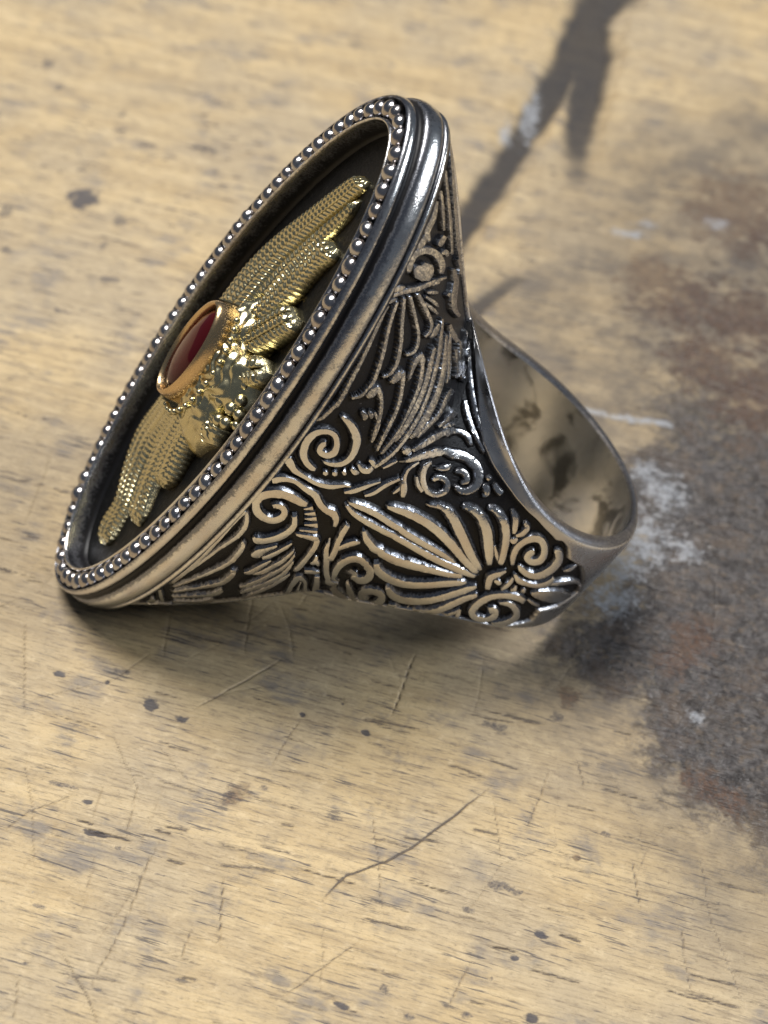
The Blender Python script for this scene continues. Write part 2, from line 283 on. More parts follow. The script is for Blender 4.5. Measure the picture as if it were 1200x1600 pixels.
def bench():
    def axis(lo, d0, d1, hi, steps):
        core = [d0]
        while core[-1] < d1: core.append(core[-1]+steps(core[-1]))
        a = core[0]-np.cumsum(1.0*1.35**np.arange(60)); a = a[a > lo][::-1]
        b = core[-1]+np.cumsum(1.0*1.35**np.arange(60)); b = b[b < hi]
        return np.r_[lo, a, core, b, hi]
    xs = axis(-450, -53, 33, 450, lambda v: .11)
    ys = axis(-350, -44, 94, 550, lambda v: .105 if v < -2 else (.20 if v < 35 else .36))
    X, Y = np.meshgrid(xs, ys, indexing='ij')
    gro = np.zeros_like(X); dep = np.zeros_like(X)
    for l in FE['grooves']:
        for a, b in zip(l[:-1], l[1:]):
            d, t = seg_dist(X, Y, a, b); w = a[2]+(b[2]-a[2])*t
            w = w*(1+.55*(fbm(X*.45, Y*.45, 4)-.5))
            k = np.clip(1-d/(w*.70), 0, 1)
            gro = np.maximum(gro, sstep(0, .85, k)*(a[3]+(b[3]-a[3])*t)*(.72+.5*fbm(X*.35+9, Y*.35, 3))); dep = np.maximum(dep, np.minimum(1.0, k*1.5)*w*.20*(a[3]+(b[3]-a[3])*t))
    mark = np.zeros_like(X); warp = (fbm(X*1.3, Y*1.3, 3)-.5)
    warp2 = fbm(X*3.1+7, Y*6.0+3, 3)-.5
    for x, y, rx, ry, am in FE['blobs']:
        d = np.hypot((X-x)/(rx*1.05), (Y-y+.11*(X-x))/(ry*1.0))+warp*(1.0 if am > .8 else 1.7)+warp2*.7
        mark = np.maximum(mark, am*sstep(1.3, .35, d))
    scr = np.zeros_like(X)
    r2 = np.random.default_rng(3); lines = [(l, r2.uniform(.35, .65), .06) for l in FE['scratches']]; lines[0] = (lines[0][0], .95, .075)
    for k in range(240):                          # faint random scoring, mostly across the grain
        x, y = r2.uniform(-48, 30), r2.uniform(-42, 45); a = r2.normal(1.45, .55); L = r2.uniform(1.5, 9)
        b = a+r2.normal(0, .12)
        lines.append(([(x, y), (x+L*.5*math.cos(a), y+L*.5*math.sin(a)), (x+L*.5*(math.cos(a)+math.cos(b)), y+L*.5*(math.sin(a)+math.sin(b)))], r2.uniform(.10, .36), r2.uniform(.05, .07)))
    for k in range(800):                         # short cuts along the grain
        x, y = r2.uniform(-48, 30), r2.uniform(-42, 50); a = -GRAIN+r2.normal(0, .06); L = r2.uniform(.6, 4.2)
        lines.append(([(x, y), (x+L*math.cos(a), y+L*math.sin(a))], r2.uniform(.30, .60)+.45*r2.random()**1.6, r2.uniform(.055, .115)))
    for l, amp, w in lines:
        l = np.asarray(l); lo = l.min(0)-.6; hi = l.max(0)+.6
        i0, i1 = np.searchsorted(xs, [lo[0], hi[0]]); j0, j1 = np.searchsorted(ys, [lo[1], hi[1]])
        if i1 <= i0 or j1 <= j0: continue
        sx, sy = X[i0:i1, j0:j1], Y[i0:i1, j0:j1]
        wx = sx+.18*(fbm(sx*.8, sy*.8, 2)-.5); wy = sy+.18*(fbm(sx*.8+40, sy*.8, 2)-.5)
        n = len(l)-1
        for q in range(n):
            d, t = seg_dist(wx, wy, l[q], l[q+1])
            tt = (q+t)/n; fade = np.minimum(1, 5*np.minimum(tt, 1-tt)+.25)
            scr[i0:i1, j0:j1] = np.maximum(scr[i0:i1, j0:j1], amp*fade*np.exp(-(d/w)**2))
    wx, wy = X+5*(fbm(X*.16, Y*.16, 4)-.5), Y+6*(fbm(X*.16+31, Y*.16, 4)-.5)
    far = sstep(24, 44, Y)
    stain = sstep(-6.0, 5.0, poly_sd(wx, wy, FE['stain']))*(1-.42*sstep(6, 26, Y))
    shade_film = sstep(-8.0, 5.0, poly_sd(wx, wy, FE['shade_film']))  # soft shading on the right side of the bench, painted as colour
    rust = np.zeros_like(X); scuff = np.zeros_like(X)
    for x, y, r in FE['rust']: rust = np.maximum(rust, np.exp(-((X-x)**2+((Y-y)*.8)**2)/(r*r)))
    for x, y, a, b in FE['scuff']: scuff = np.maximum(scuff, .88*np.exp(-(((X-x)/a)**2+((Y-y)/b)**2)))
    l = FE['lightline']
    for a, b in zip(l[:-1], l[1:]): scuff = np.maximum(scuff, 1.0*np.exp(-(seg_dist(X, Y, a, b)[0]/.45)**2))
    und = .10*(fbm(X*.09, Y*.2, 3)-.5)+.05*(fbm(X*.3, Y*1.2, 3)-.5)
    # no higher than zero where the ring touches down
    Zv = -np.abs(und)*.8-dep-.05*scr-.06*mark+np.clip(stain*1.3, 0, 1)*(.16*(fbm(X*1.7, Y*1.7, 4)-.5)-.05)
    V = np.stack([X, Y, Zv], -1).reshape(-1, 3)
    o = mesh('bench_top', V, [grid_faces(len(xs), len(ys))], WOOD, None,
             dict(groove=gro, mark=mark, scratch=scr, stain=stain, shade_film=shade_film, rust=rust, scuff=scuff))
    o['kind'] = 'structure'; o['label'] = 'worn tan wooden workbench top with saw cuts, scratches and rusty grey stain'
bench()

# ------------------------------------------------------------------ ring body: surface S(u, v)
XA,XB0=-17.48,-8.45
UA=0.36
RO,RI,XC=9.2,8.2,0.75
_kx=np.array([-17.48,-15.3,-12.25,-9.08,-7.26,-5.8,-3.6,-1.57,1.06,3.76,6.47,10.1])
_kz=np.array([19.9,17.75,14.1,10.6,8.55,7.2,5.85,4.98,4.2,3.87,3.72,3.66])
HP=np.polyfit((_kx+3.4)/14,_kz,6)
def H(x): return np.polyval(HP,(x+3.4)/14)
def HL(x):   # the lower edge is less waisted and stops at the bench
    h=H(x)+1.6*np.exp(-((x+10.8)/5.2)**2)
    lim=(8.15-.4989*x)/.8667
    return -np.logaddexp(-h*6,-lim*6)/6
def Wy(x):
    k=np.clip((x-XC)/8.75,0,1)
    back=9.6*np.sqrt(np.maximum(0,1-k*k))
    t=np.clip((XC-x)/18.23,0,1)
    return np.where(x>XC,back,9.6-0.2*np.sin(np.pi*t)+0.12*t)
def PE(x):
    return np.interp(x,[-17.48,-14,-8,-2,4,10.1],[1.86,1.95,2.3,3.0,3.6,4.0])
def PU(x):   # the upper half leans back towards the finger hole
    k=[-17.48,-14,-9,-4,2,6,10.1]
    return np.interp(x,k,[1.86,2,2,2,2.4,3.2,4.0]),np.interp(x,k,[1/1.86,.68,.82,.72,.45,.3125,.25])
def S(u,v):
    u,v=np.broadcast_arrays(np.asarray(u,float),np.asarray(v,float))
    al=np.clip((u-UA)/(1-UA),0,1)*np.pi
    x=np.where(u<UA,XA+(XB0-XA)*u/UA,XC-RO*np.cos(al))
    x=np.where(x>XC,XC+(x-XC)*.935,x)
    yR=np.where(u<UA,0,-RO*np.sin(al))
    xM=np.where(x>XC,XC+(x-XC)*8.75/(RO*.935),x)
    yM=-Wy(xM)
    s=np.sin(np.pi*v/2)
    pu,qu=PU(x); pl=PE(x)
    p=np.where(s>0,pu,pl); q=np.where(s>0,qu,1/pl)
    c=np.maximum(0,1-np.abs(s)**p)**q
    k=np.clip(al/1.3,0,1); s8=np.abs(s)**8; wt=s8+(1-s8)*k*k*(3-2*k)   # the hole's outline only pulls on the surface near its edge
    return np.stack([x+(xM-x)*c,yM*c+yR*(1-c)*wt,np.where(s>0,H(x),HL(x))*s],-1)

def Nrm(u, v):
    e = 1.5e-3
    u0, u1 = np.clip(u-e, 0, 1), np.clip(u+e, 0, 1); v0, v1 = np.clip(v-e, -.9995, .9995), np.clip(v+e, -.9995, .9995)
    n = np.cross(S(u1, v)-S(u0, v), S(u, v1)-S(u, v0)); ln = np.linalg.norm(n, axis=-1, keepdims=True)
    n = n/np.maximum(ln, 1e-12)
    p = S(u, v); ref = np.stack([np.maximum(0, p[..., 0]-XC), p[..., 1], p[..., 2]*.6], -1)
    return n*np.where((n*ref).sum(-1, keepdims=True) < 0, -1, 1)
FIELD = [[0.008,0.6498],[0.0,0.785],[0.0073,0.9662],[0.08,0.9687],[0.1974,0.9187],[0.3301,0.985],[0.397,0.8273],[0.4682,0.6753],[0.5048,0.5907],[0.541,0.5882],[0.5907,0.6414],[0.6318,0.6956],[0.6655,0.6618],[0.6745,0.6218],[0.6854,0.6885],[0.699,0.6242],[0.7143,0.4589],[0.7283,0.4396],[0.7512,0.3837],[0.7914,0.108],[0.8082,-0.0739],[0.782,-0.2676],[0.746,-0.3269],[0.7515,-0.5344],[0.7335,-0.6552],[0.6964,-0.8574],[0.631,-0.8449],[0.5675,-0.8487],[0.5025,-0.8474],[0.2982,-0.4997],[0.2286,-0.5457],[0.1477,-0.6098],[0.0454,-0.631],[0.0308,-0.6498],[0.0,-0.4022],[0.0,-0.1907],[0.0,-0.0794],[0.0,0.0597],[0.0028,0.125],[0.0,0.267],[0.0,0.4134],[0.0,0.5134]]
STROKES = [
("palmette_leaf",[[0.0199,-0.4209,0.0162,-0.4161],[0.019,-0.3817,0.0133,-0.3751],[0.0185,-0.3424,0.0111,-0.335],[0.0177,-0.2959,0.0093,-0.2888],[0.0165,-0.2495,0.0074,-0.2432],[0.0129,-0.2048,0.003,-0.1992],[0.0098,-0.1659,0.0,-0.1605],[0.0085,-0.1357,0.0,-0.1303],[0.0084,-0.1135,0.0,-0.108],[0.0092,-0.1014,0.0,-0.095],[0.01,-0.098,0.0041,-0.0887],[0.0116,-0.0992,0.0151,-0.093],[0.0173,-0.1057,0.0241,-0.1027],[0.023,-0.1158,0.0328,-0.1152],[0.0278,-0.1285,0.04,-0.1313],[0.031,-0.1436,0.0432,-0.1492],[0.0321,-0.1621,0.0429,-0.1692],[0.0289,-0.1842,0.0382,-0.1915],[0.0243,-0.2106,0.0324,-0.2172],[0.0211,-0.2441,0.0286,-0.2504],[0.0188,-0.2803,0.0258,-0.2869],[0.0166,-0.3144,0.0231,-0.321],[0.016,-0.3487,0.0219,-0.3549],[0.019,-0.3831,0.0238,-0.3885],[0.0239,-0.4203,0.0276,-0.4247]]),
("palmette_leaf",[[0.0346,-0.4341,0.0308,-0.4279],[0.0432,-0.4009,0.0379,-0.3928],[0.0526,-0.3694,0.0459,-0.3599],[0.0629,-0.3362,0.0547,-0.3256],[0.0725,-0.3059,0.0631,-0.2945],[0.0798,-0.2824,0.0692,-0.2708],[0.0841,-0.2607,0.0725,-0.2502],[0.0839,-0.2376,0.071,-0.2289],[0.0813,-0.2175,0.068,-0.2101],[0.0783,-0.2022,0.066,-0.1972],[0.0729,-0.1888,0.0643,-0.1899],[0.0643,-0.18,0.0619,-0.186],[0.0571,-0.1761,0.0565,-0.1805]]),
("palmette_leaf",[[0.0459,-0.4658,0.042,-0.4579],[0.062,-0.4422,0.0558,-0.4304],[0.0777,-0.4213,0.0697,-0.4065],[0.0918,-0.4053,0.0827,-0.3885],[0.1041,-0.3915,0.0939,-0.3733],[0.1145,-0.3795,0.103,-0.3598],[0.1217,-0.366,0.1085,-0.3465],[0.1234,-0.3469,0.1086,-0.3294],[0.1222,-0.3285,0.1069,-0.3129],[0.1204,-0.3126,0.1064,-0.3006],[0.1128,-0.2927,0.1084,-0.3003],[0.1016,-0.287,0.1074,-0.3008],[0.0949,-0.2892,0.0994,-0.2985]]),
("palmette_leaf",[[0.062,-0.5005,0.0577,-0.4903],[0.0803,-0.4908,0.0739,-0.476],[0.0983,-0.4821,0.0901,-0.463],[0.1167,-0.4759,0.1069,-0.4529],[0.1325,-0.4699,0.1206,-0.4428],[0.1417,-0.4602,0.1266,-0.4283],[0.1459,-0.4462,0.1292,-0.4141],[0.1457,-0.4285,0.131,-0.4033],[0.1439,-0.4115,0.1321,-0.3928]]),
("palmette_leaf",[[0.0842,-0.551,0.0762,-0.5289],[0.1035,-0.5599,0.0924,-0.5288],[0.1237,-0.573,0.1083,-0.5287],[0.1429,-0.5855,0.1237,-0.5283],[0.1562,-0.5842,0.1366,-0.5253],[0.1641,-0.571,0.1428,-0.5098],[0.1667,-0.5499,0.146,-0.4946],[0.1624,-0.5227,0.1469,-0.4871],[0.1568,-0.4999,0.1468,-0.4801]]),
("knot",[[0.0134,-0.4478,0.0158,-0.4413],[0.0206,-0.4624,0.0235,-0.4541],[0.0284,-0.4785,0.0313,-0.4677],[0.0371,-0.4964,0.0394,-0.4825],[0.0469,-0.5158,0.0479,-0.4998],[0.0575,-0.5375,0.0576,-0.5206],[0.0697,-0.5647,0.0686,-0.546]]),
("bud",[[0.0408,-0.5733,0.033,-0.5535],[0.0461,-0.5765,0.0313,-0.5393],[0.0513,-0.5798,0.03,-0.5266],[0.0548,-0.5805,0.0308,-0.5192],[0.0547,-0.5733,0.0344,-0.5199],[0.0533,-0.5627,0.0395,-0.526],[0.0523,-0.5531,0.0445,-0.5324]]),
("scroll",[[0.0419,-0.6348,0.0396,-0.6373],[0.0492,-0.6273,0.0469,-0.6298],[0.0581,-0.6198,0.055,-0.6223],[0.0777,-0.6473,0.0645,-0.6095],[0.0862,-0.636,0.0707,-0.5876],[0.0973,-0.6285,0.087,-0.5903],[0.1089,-0.626,0.1023,-0.596],[0.1147,-0.6273,0.1181,-0.6298],[0.12,-0.6323,0.1231,-0.6385]]),
("scroll",[[0.0526,-0.0623,0.0457,-0.0567],[0.0567,-0.0584,0.0487,-0.0511],[0.061,-0.0561,0.0537,-0.046],[0.0681,-0.0563,0.063,-0.0436],[0.0744,-0.0582,0.0742,-0.0445],[0.0777,-0.0609,0.0858,-0.0512],[0.0796,-0.0636,0.0949,-0.0622],[0.0803,-0.0679,0.0984,-0.0746],[0.0795,-0.0735,0.0972,-0.0858],[0.0762,-0.0787,0.0914,-0.0943],[0.0707,-0.0825,0.0825,-0.0998],[0.0635,-0.0833,0.0713,-0.1012],[0.0545,-0.0819,0.0591,-0.0998],[0.0444,-0.0783,0.0456,-0.0966],[0.0355,-0.0735,0.0313,-0.0904],[0.0282,-0.0682,0.0178,-0.0803],[0.0226,-0.0626,0.0069,-0.068],[0.0196,-0.0567,0.0,-0.0547],[0.0187,-0.0508,0.0,-0.0417],[0.0212,-0.0449,0.0028,-0.0311],[0.0275,-0.0387,0.0113,-0.0226],[0.0378,-0.0327,0.0236,-0.0152],[0.0501,-0.0284,0.0386,-0.0095],[0.0631,-0.0272,0.0547,-0.0075],[0.0769,-0.0277,0.0713,-0.0079],[0.0921,-0.0297,0.0879,-0.0107],[0.1076,-0.0312,0.1024,-0.014],[0.1196,-0.0283,0.1144,-0.0163],[0.1293,-0.0239,0.1268,-0.0184]]),
("acanthus_tooth",[[0.1217,-0.041,0.1201,-0.0392],[0.1253,-0.0394,0.1223,-0.0362],[0.1288,-0.0378,0.1246,-0.0332],[0.1324,-0.0361,0.1268,-0.0301],[0.136,-0.0342,0.129,-0.0269],[0.1396,-0.0322,0.1313,-0.0236],[0.1433,-0.0301,0.1336,-0.0202]]),
("acanthus_tooth",[[0.1314,-0.0526,0.1298,-0.0506],[0.1357,-0.0515,0.1327,-0.0477],[0.14,-0.0504,0.1356,-0.0448],[0.1444,-0.049,0.1386,-0.0418],[0.1489,-0.047,0.1418,-0.0385],[0.1535,-0.0447,0.1453,-0.0351],[0.158,-0.0424,0.1488,-0.0316]]),
("acanthus_tooth",[[0.1408,-0.0665,0.1393,-0.0644],[0.1455,-0.0653,0.1426,-0.0614],[0.1503,-0.0641,0.1459,-0.0583],[0.1552,-0.0625,0.1493,-0.055],[0.1602,-0.0605,0.1529,-0.0514],[0.1652,-0.0582,0.1567,-0.0476],[0.1703,-0.0559,0.1605,-0.0438]]),
("acanthus_tooth",[[0.1506,-0.0838,0.1491,-0.0816],[0.1563,-0.0825,0.1535,-0.0783],[0.1621,-0.0813,0.1579,-0.0751],[0.1679,-0.0799,0.1622,-0.0717],[0.1735,-0.0781,0.1665,-0.0683],[0.1789,-0.0762,0.1707,-0.0647],[0.1844,-0.0743,0.1749,-0.0611]]),
("acanthus_tooth",[[0.1501,-0.1034,0.1483,-0.1003],[0.1579,-0.1022,0.1553,-0.0977],[0.1657,-0.1011,0.1624,-0.0952],[0.1736,-0.1,0.1695,-0.0927],[0.1815,-0.099,0.1769,-0.0905],[0.1894,-0.098,0.1843,-0.0884],[0.1974,-0.0971,0.1917,-0.0862]]),
("scroll",[[0.1505,-0.1194,0.1483,-0.1153],[0.1615,-0.1197,0.1577,-0.1122],[0.1728,-0.1203,0.1674,-0.1093],[0.1855,-0.1209,0.1788,-0.1064],[0.1967,-0.1225,0.1898,-0.1049],[0.2019,-0.1239,0.1998,-0.1063],[0.2012,-0.1229,0.2122,-0.1179],[0.205,-0.1317,0.219,-0.1355],[0.2095,-0.1482,0.2233,-0.1554],[0.2131,-0.1695,0.2268,-0.1789],[0.216,-0.1931,0.2298,-0.2042],[0.2183,-0.2157,0.233,-0.2293],[0.2203,-0.2358,0.2348,-0.252],[0.2219,-0.2504,0.2324,-0.2641],[0.2235,-0.2643,0.2284,-0.2712]]),
("scroll_arm",[[0.1074,-0.0607,0.115,-0.0572],[0.1157,-0.0739,0.1258,-0.0704],[0.1216,-0.0852,0.1356,-0.0855],[0.1231,-0.0936,0.1398,-0.1006],[0.1224,-0.1031,0.1396,-0.1144],[0.1195,-0.1152,0.1365,-0.1292],[0.1143,-0.1271,0.1304,-0.1432],[0.1061,-0.1375,0.1205,-0.1545],[0.0965,-0.1459,0.1094,-0.163],[0.0868,-0.1501,0.0991,-0.1691],[0.0794,-0.1519,0.0878,-0.1708],[0.0756,-0.1529,0.0767,-0.1643],[0.0696,-0.1522,0.0693,-0.1561]]),
("vine",[[0.0067,-0.0018,0.0004,0.004],[0.0118,-0.0009,0.0023,0.0081],[0.0173,0.001,0.0052,0.012],[0.0223,0.0057,0.0113,0.0164],[0.0287,0.0103,0.021,0.0206],[0.0401,0.0137,0.0351,0.0235],[0.054,0.0152,0.0514,0.0247],[0.0693,0.0124,0.0685,0.0225],[0.0863,0.0077,0.0849,0.0194],[0.103,0.0043,0.1011,0.0185],[0.1168,0.0004,0.1186,0.0157],[0.1282,-0.0069,0.1343,0.0064],[0.1415,-0.0162,0.1463,-0.0025],[0.1558,-0.0229,0.157,-0.008],[0.1696,-0.0279,0.1675,-0.0119],[0.1827,-0.0307,0.1786,-0.0121],[0.1909,-0.033,0.1929,-0.0146],[0.1967,-0.0371,0.2065,-0.0265],[0.204,-0.0447,0.2154,-0.0413],[0.2105,-0.0562,0.2198,-0.0565],[0.217,-0.0706,0.2224,-0.0713]]),
("acanthus_leaf",[[0.1057,-0.2208,0.101,-0.2147],[0.1121,-0.2211,0.1014,-0.2072],[0.1187,-0.2213,0.1016,-0.2],[0.124,-0.2185,0.1027,-0.1943],[0.1259,-0.2116,0.1052,-0.1903],[0.1257,-0.2033,0.1094,-0.1863],[0.1268,-0.1949,0.1151,-0.1814],[0.131,-0.1862,0.1224,-0.1756],[0.1369,-0.1767,0.131,-0.1694],[0.1428,-0.1673,0.1396,-0.1632]]),
("acanthus_leaf",[[0.1346,-0.2257,0.129,-0.2183],[0.1413,-0.2216,0.1326,-0.2101],[0.1477,-0.2151,0.1363,-0.2015],[0.1528,-0.2024,0.1416,-0.1901],[0.157,-0.1888,0.1469,-0.1781],[0.1606,-0.1781,0.1507,-0.1679],[0.1634,-0.1682,0.1541,-0.159],[0.1645,-0.1581,0.1581,-0.152],[0.1651,-0.1482,0.1623,-0.1456]]),
("acanthus_leaf",[[0.134,-0.3013,0.1295,-0.294],[0.1401,-0.2998,0.1322,-0.287],[0.1462,-0.2978,0.1348,-0.2802],[0.1511,-0.2921,0.1371,-0.273],[0.1535,-0.2811,0.1394,-0.2639],[0.1545,-0.268,0.1418,-0.2533],[0.1555,-0.2562,0.1448,-0.2434],[0.1572,-0.2464,0.1487,-0.2359],[0.1591,-0.2371,0.153,-0.2295],[0.161,-0.2279,0.1574,-0.2233]]),
("acanthus_leaf",[[0.1521,-0.3031,0.1484,-0.2969],[0.1611,-0.2984,0.1536,-0.2861],[0.1694,-0.2902,0.1586,-0.2741],[0.1753,-0.2727,0.1634,-0.2569],[0.1798,-0.2525,0.1682,-0.2381],[0.1836,-0.2335,0.1724,-0.2206],[0.1859,-0.2135,0.1759,-0.2035],[0.1854,-0.1922,0.1783,-0.1859],[0.1841,-0.1713,0.1803,-0.1683]]),
("acanthus_leaf",[[0.1651,-0.3913,0.1604,-0.3824],[0.1713,-0.3807,0.1633,-0.3658],[0.1775,-0.3683,0.1668,-0.3491],[0.1835,-0.3516,0.1718,-0.3315],[0.189,-0.3318,0.1771,-0.3125],[0.1938,-0.3082,0.1819,-0.2905],[0.1978,-0.2839,0.1864,-0.2681],[0.2012,-0.2613,0.1905,-0.2477],[0.2026,-0.2377,0.1932,-0.2278],[0.1994,-0.2123,0.1927,-0.2069],[0.195,-0.1882,0.1912,-0.1856]]),
("acanthus_leaf",[[0.1859,-0.4436,0.1802,-0.4311],[0.1905,-0.4212,0.1819,-0.4033],[0.196,-0.4011,0.1852,-0.3789],[0.2035,-0.3838,0.1914,-0.3595],[0.2106,-0.364,0.1977,-0.34],[0.2152,-0.3373,0.2021,-0.3153],[0.2179,-0.3095,0.205,-0.2907],[0.2175,-0.2838,0.2054,-0.2689],[0.2151,-0.2598,0.2046,-0.2489],[0.2112,-0.2377,0.2038,-0.2313],[0.2067,-0.2175,0.2029,-0.2145]]),
("acanthus_leaf",[[0.2214,-0.536,0.2105,-0.5035],[0.2194,-0.4813,0.2082,-0.4525],[0.2215,-0.4422,0.2096,-0.4145],[0.2248,-0.4069,0.2128,-0.3816],[0.2279,-0.3747,0.2162,-0.3524],[0.2291,-0.3447,0.2175,-0.325],[0.2298,-0.3198,0.2192,-0.3027],[0.2309,-0.3027,0.2232,-0.2902],[0.2319,-0.2879,0.2278,-0.2811]]),
("leaf",[[0.2763,-0.5322,0.2763,-0.5322],[0.2843,-0.5097,0.2797,-0.5009],[0.2967,-0.5159,0.2919,-0.509],[0.2956,-0.4776,0.2714,-0.4199],[0.2759,-0.3952,0.2583,-0.3667],[0.2678,-0.3553,0.2491,-0.3287],[0.2641,-0.3321,0.244,-0.3016],[0.263,-0.3217,0.2465,-0.2883],[0.2635,-0.3183,0.2566,-0.2918],[0.2726,-0.331,0.2724,-0.3149],[0.2872,-0.3623,0.2923,-0.3583],[0.3101,-0.4394,0.324,-0.4612],[0.3228,-0.4959,0.3355,-0.5097],[0.3274,-0.5097,0.3355,-0.5097],[0.3274,-0.5097,0.3355,-0.5097]]),
("leaf",[[0.2967,-0.5159,0.2967,-0.5159],[0.3013,-0.5072,0.2963,-0.4959],[0.3043,-0.5147,0.3043,-0.5147],[0.3113,-0.5097,0.3032,-0.4922],[0.3105,-0.4884,0.3024,-0.4759],[0.3107,-0.4767,0.2952,-0.4365],[0.2966,-0.4196,0.2876,-0.402],[0.2885,-0.3883,0.2822,-0.3784],[0.2821,-0.3652,0.2775,-0.3591],[0.2766,-0.3456,0.2732,-0.3416]]),
("band",[[0.2491,-0.2684,0.2435,-0.2551],[0.2565,-0.2703,0.2496,-0.2534],[0.2639,-0.2723,0.2557,-0.2518],[0.2709,-0.2737,0.2622,-0.2516],[0.2771,-0.274,0.2695,-0.2537],[0.283,-0.2737,0.2771,-0.2574],[0.289,-0.2734,0.2847,-0.2614]]),
("bud",[[0.246,-0.2266,0.2406,-0.2189],[0.2492,-0.2236,0.2406,-0.2115],[0.2524,-0.2201,0.2406,-0.2048],[0.2536,-0.2124,0.2403,-0.1997],[0.2508,-0.201,0.2399,-0.1946],[0.2463,-0.1903,0.2391,-0.1871],[0.2422,-0.1807,0.238,-0.179]]),
("bud",[[0.2479,-0.2082,0.2489,-0.2002],[0.2512,-0.2133,0.2524,-0.2035],[0.2543,-0.2182,0.2562,-0.2072],[0.2567,-0.222,0.2605,-0.2129],[0.2594,-0.2257,0.2642,-0.22],[0.2629,-0.2307,0.267,-0.227],[0.2668,-0.2363,0.2695,-0.2338]]),
("stem",[[0.2838,-0.2917,0.2944,-0.2943],[0.2917,-0.3156,0.3039,-0.3201],[0.3005,-0.3433,0.3147,-0.3514],[0.3106,-0.3774,0.3275,-0.3921],[0.3238,-0.4253,0.344,-0.4497],[0.3484,-0.5235,0.4552,-0.7686],[0.3382,-0.4922,0.4609,-0.8024],[0.3351,-0.4847,0.4563,-0.7911],[0.3355,-0.5097,0.4513,-0.7786],[0.3355,-0.5097,0.3424,-0.5047]]),
("leaf",[[0.4513,-0.7786,0.4552,-0.7686],[0.4563,-0.7911,0.4656,-0.8174],[0.4656,-0.8174,0.4656,-0.8174],[0.469,-0.8061,0.469,-0.8061],[0.4775,-0.8211,0.4775,-0.8211],[0.4856,-0.8236,0.4856,-0.8236],[0.494,-0.8399,0.494,-0.8399]]),
("scroll",[[0.2327,-0.1095,0.237,-0.1111],[0.2345,-0.1265,0.2432,-0.1295],[0.2391,-0.1471,0.2503,-0.1478],[0.2507,-0.1729,0.2616,-0.1698],[0.2641,-0.2006,0.2757,-0.1979],[0.2775,-0.2316,0.2889,-0.2298],[0.2939,-0.2697,0.3027,-0.2633],[0.3138,-0.3152,0.3187,-0.2988],[0.3396,-0.3802,0.3389,-0.3452],[0.4355,-0.5395,0.4053,-0.4277],[0.482,-0.7801,0.4553,-0.5333],[0.494,-0.8399,0.4841,-0.6594],[0.5025,-0.8474,0.5011,-0.773],[0.511,-0.8424,0.5114,-0.8324],[0.5198,-0.8512,0.5164,-0.8124],[0.5244,-0.8437,0.5244,-0.8437],[0.5337,-0.8499,0.5304,-0.8306],[0.5394,-0.8174,0.5304,-0.7217],[0.5479,-0.8474,0.5284,-0.6408],[0.5394,-0.6403,0.5246,-0.5825],[0.5262,-0.5057,0.5225,-0.5571],[0.5119,-0.4406,0.521,-0.5499],[0.5012,-0.4185,0.5151,-0.5288],[0.492,-0.411,0.5091,-0.5209],[0.4842,-0.4135,0.5047,-0.528],[0.4782,-0.4245,0.5034,-0.5507],[0.4788,-0.4662,0.5035,-0.5625],[0.4975,-0.5943,0.5029,-0.5583],[0.5148,-0.7223,0.5017,-0.5587],[0.521,-0.7206,0.505,-0.5621],[0.5224,-0.6632,0.5103,-0.5546]]),
("leaf",[[0.234,-0.0357,0.2468,-0.0404],[0.2347,-0.0501,0.2488,-0.0554],[0.2364,-0.0662,0.2513,-0.0712],[0.241,-0.086,0.2549,-0.0902],[0.2467,-0.1073,0.2598,-0.111],[0.2526,-0.1289,0.267,-0.1331],[0.2578,-0.1486,0.2739,-0.1554],[0.2617,-0.164,0.2785,-0.1755],[0.2637,-0.1714,0.2786,-0.1921],[0.263,-0.1735,0.2688,-0.1905],[0.2575,-0.1742,0.2596,-0.1821]]),
("leaf",[[0.2683,-0.1485,0.2591,-0.1368],[0.2719,-0.1412,0.2617,-0.1285],[0.2755,-0.134,0.2645,-0.12],[0.2795,-0.127,0.2679,-0.1119],[0.2842,-0.1198,0.2723,-0.1036],[0.2893,-0.1127,0.2774,-0.0955],[0.2937,-0.1072,0.2832,-0.0897],[0.297,-0.1037,0.2899,-0.0882],[0.3007,-0.101,0.2963,-0.09],[0.3048,-0.0983,0.3023,-0.0919]]),
("scroll",[[0.3995,-0.4213,0.3927,-0.4261],[0.3428,-0.3346,0.336,-0.3368],[0.3286,-0.2882,0.3154,-0.2823],[0.3212,-0.2583,0.3029,-0.2418],[0.3172,-0.2343,0.297,-0.2112],[0.3165,-0.2144,0.2964,-0.1872],[0.3191,-0.1995,0.3005,-0.1693],[0.3252,-0.1905,0.3087,-0.157],[0.3335,-0.1883,0.3214,-0.1523],[0.345,-0.1957,0.3386,-0.16],[0.3593,-0.211,0.3575,-0.1784],[0.4103,-0.2353,0.4222,-0.2094],[0.4279,-0.2579,0.4496,-0.2526],[0.4331,-0.2725,0.4627,-0.3034],[0.4356,-0.2869,0.4659,-0.3457],[0.4317,-0.295,0.4596,-0.365],[0.4238,-0.2969,0.4457,-0.3612],[0.4125,-0.2897,0.4211,-0.332],[0.4067,-0.2876,0.3623,-0.2876],[0.4065,-0.2856,0.3551,-0.2593],[0.4026,-0.2684,0.3576,-0.2482]]),
("leaf",[[0.4182,-0.3802,0.4212,-0.3688],[0.4394,-0.4285,0.4415,-0.4047],[0.4585,-0.4927,0.4579,-0.4453],[0.4773,-0.5796,0.4713,-0.4901],[0.4906,-0.6523,0.4837,-0.5465],[0.503,-0.7586,0.4956,-0.6196],[0.5115,-0.8516,0.5053,-0.698],[0.5156,-0.8499,0.5117,-0.7511],[0.516,-0.8224,0.5167,-0.8036],[0.5198,-0.8512,0.5202,-0.8412]]),
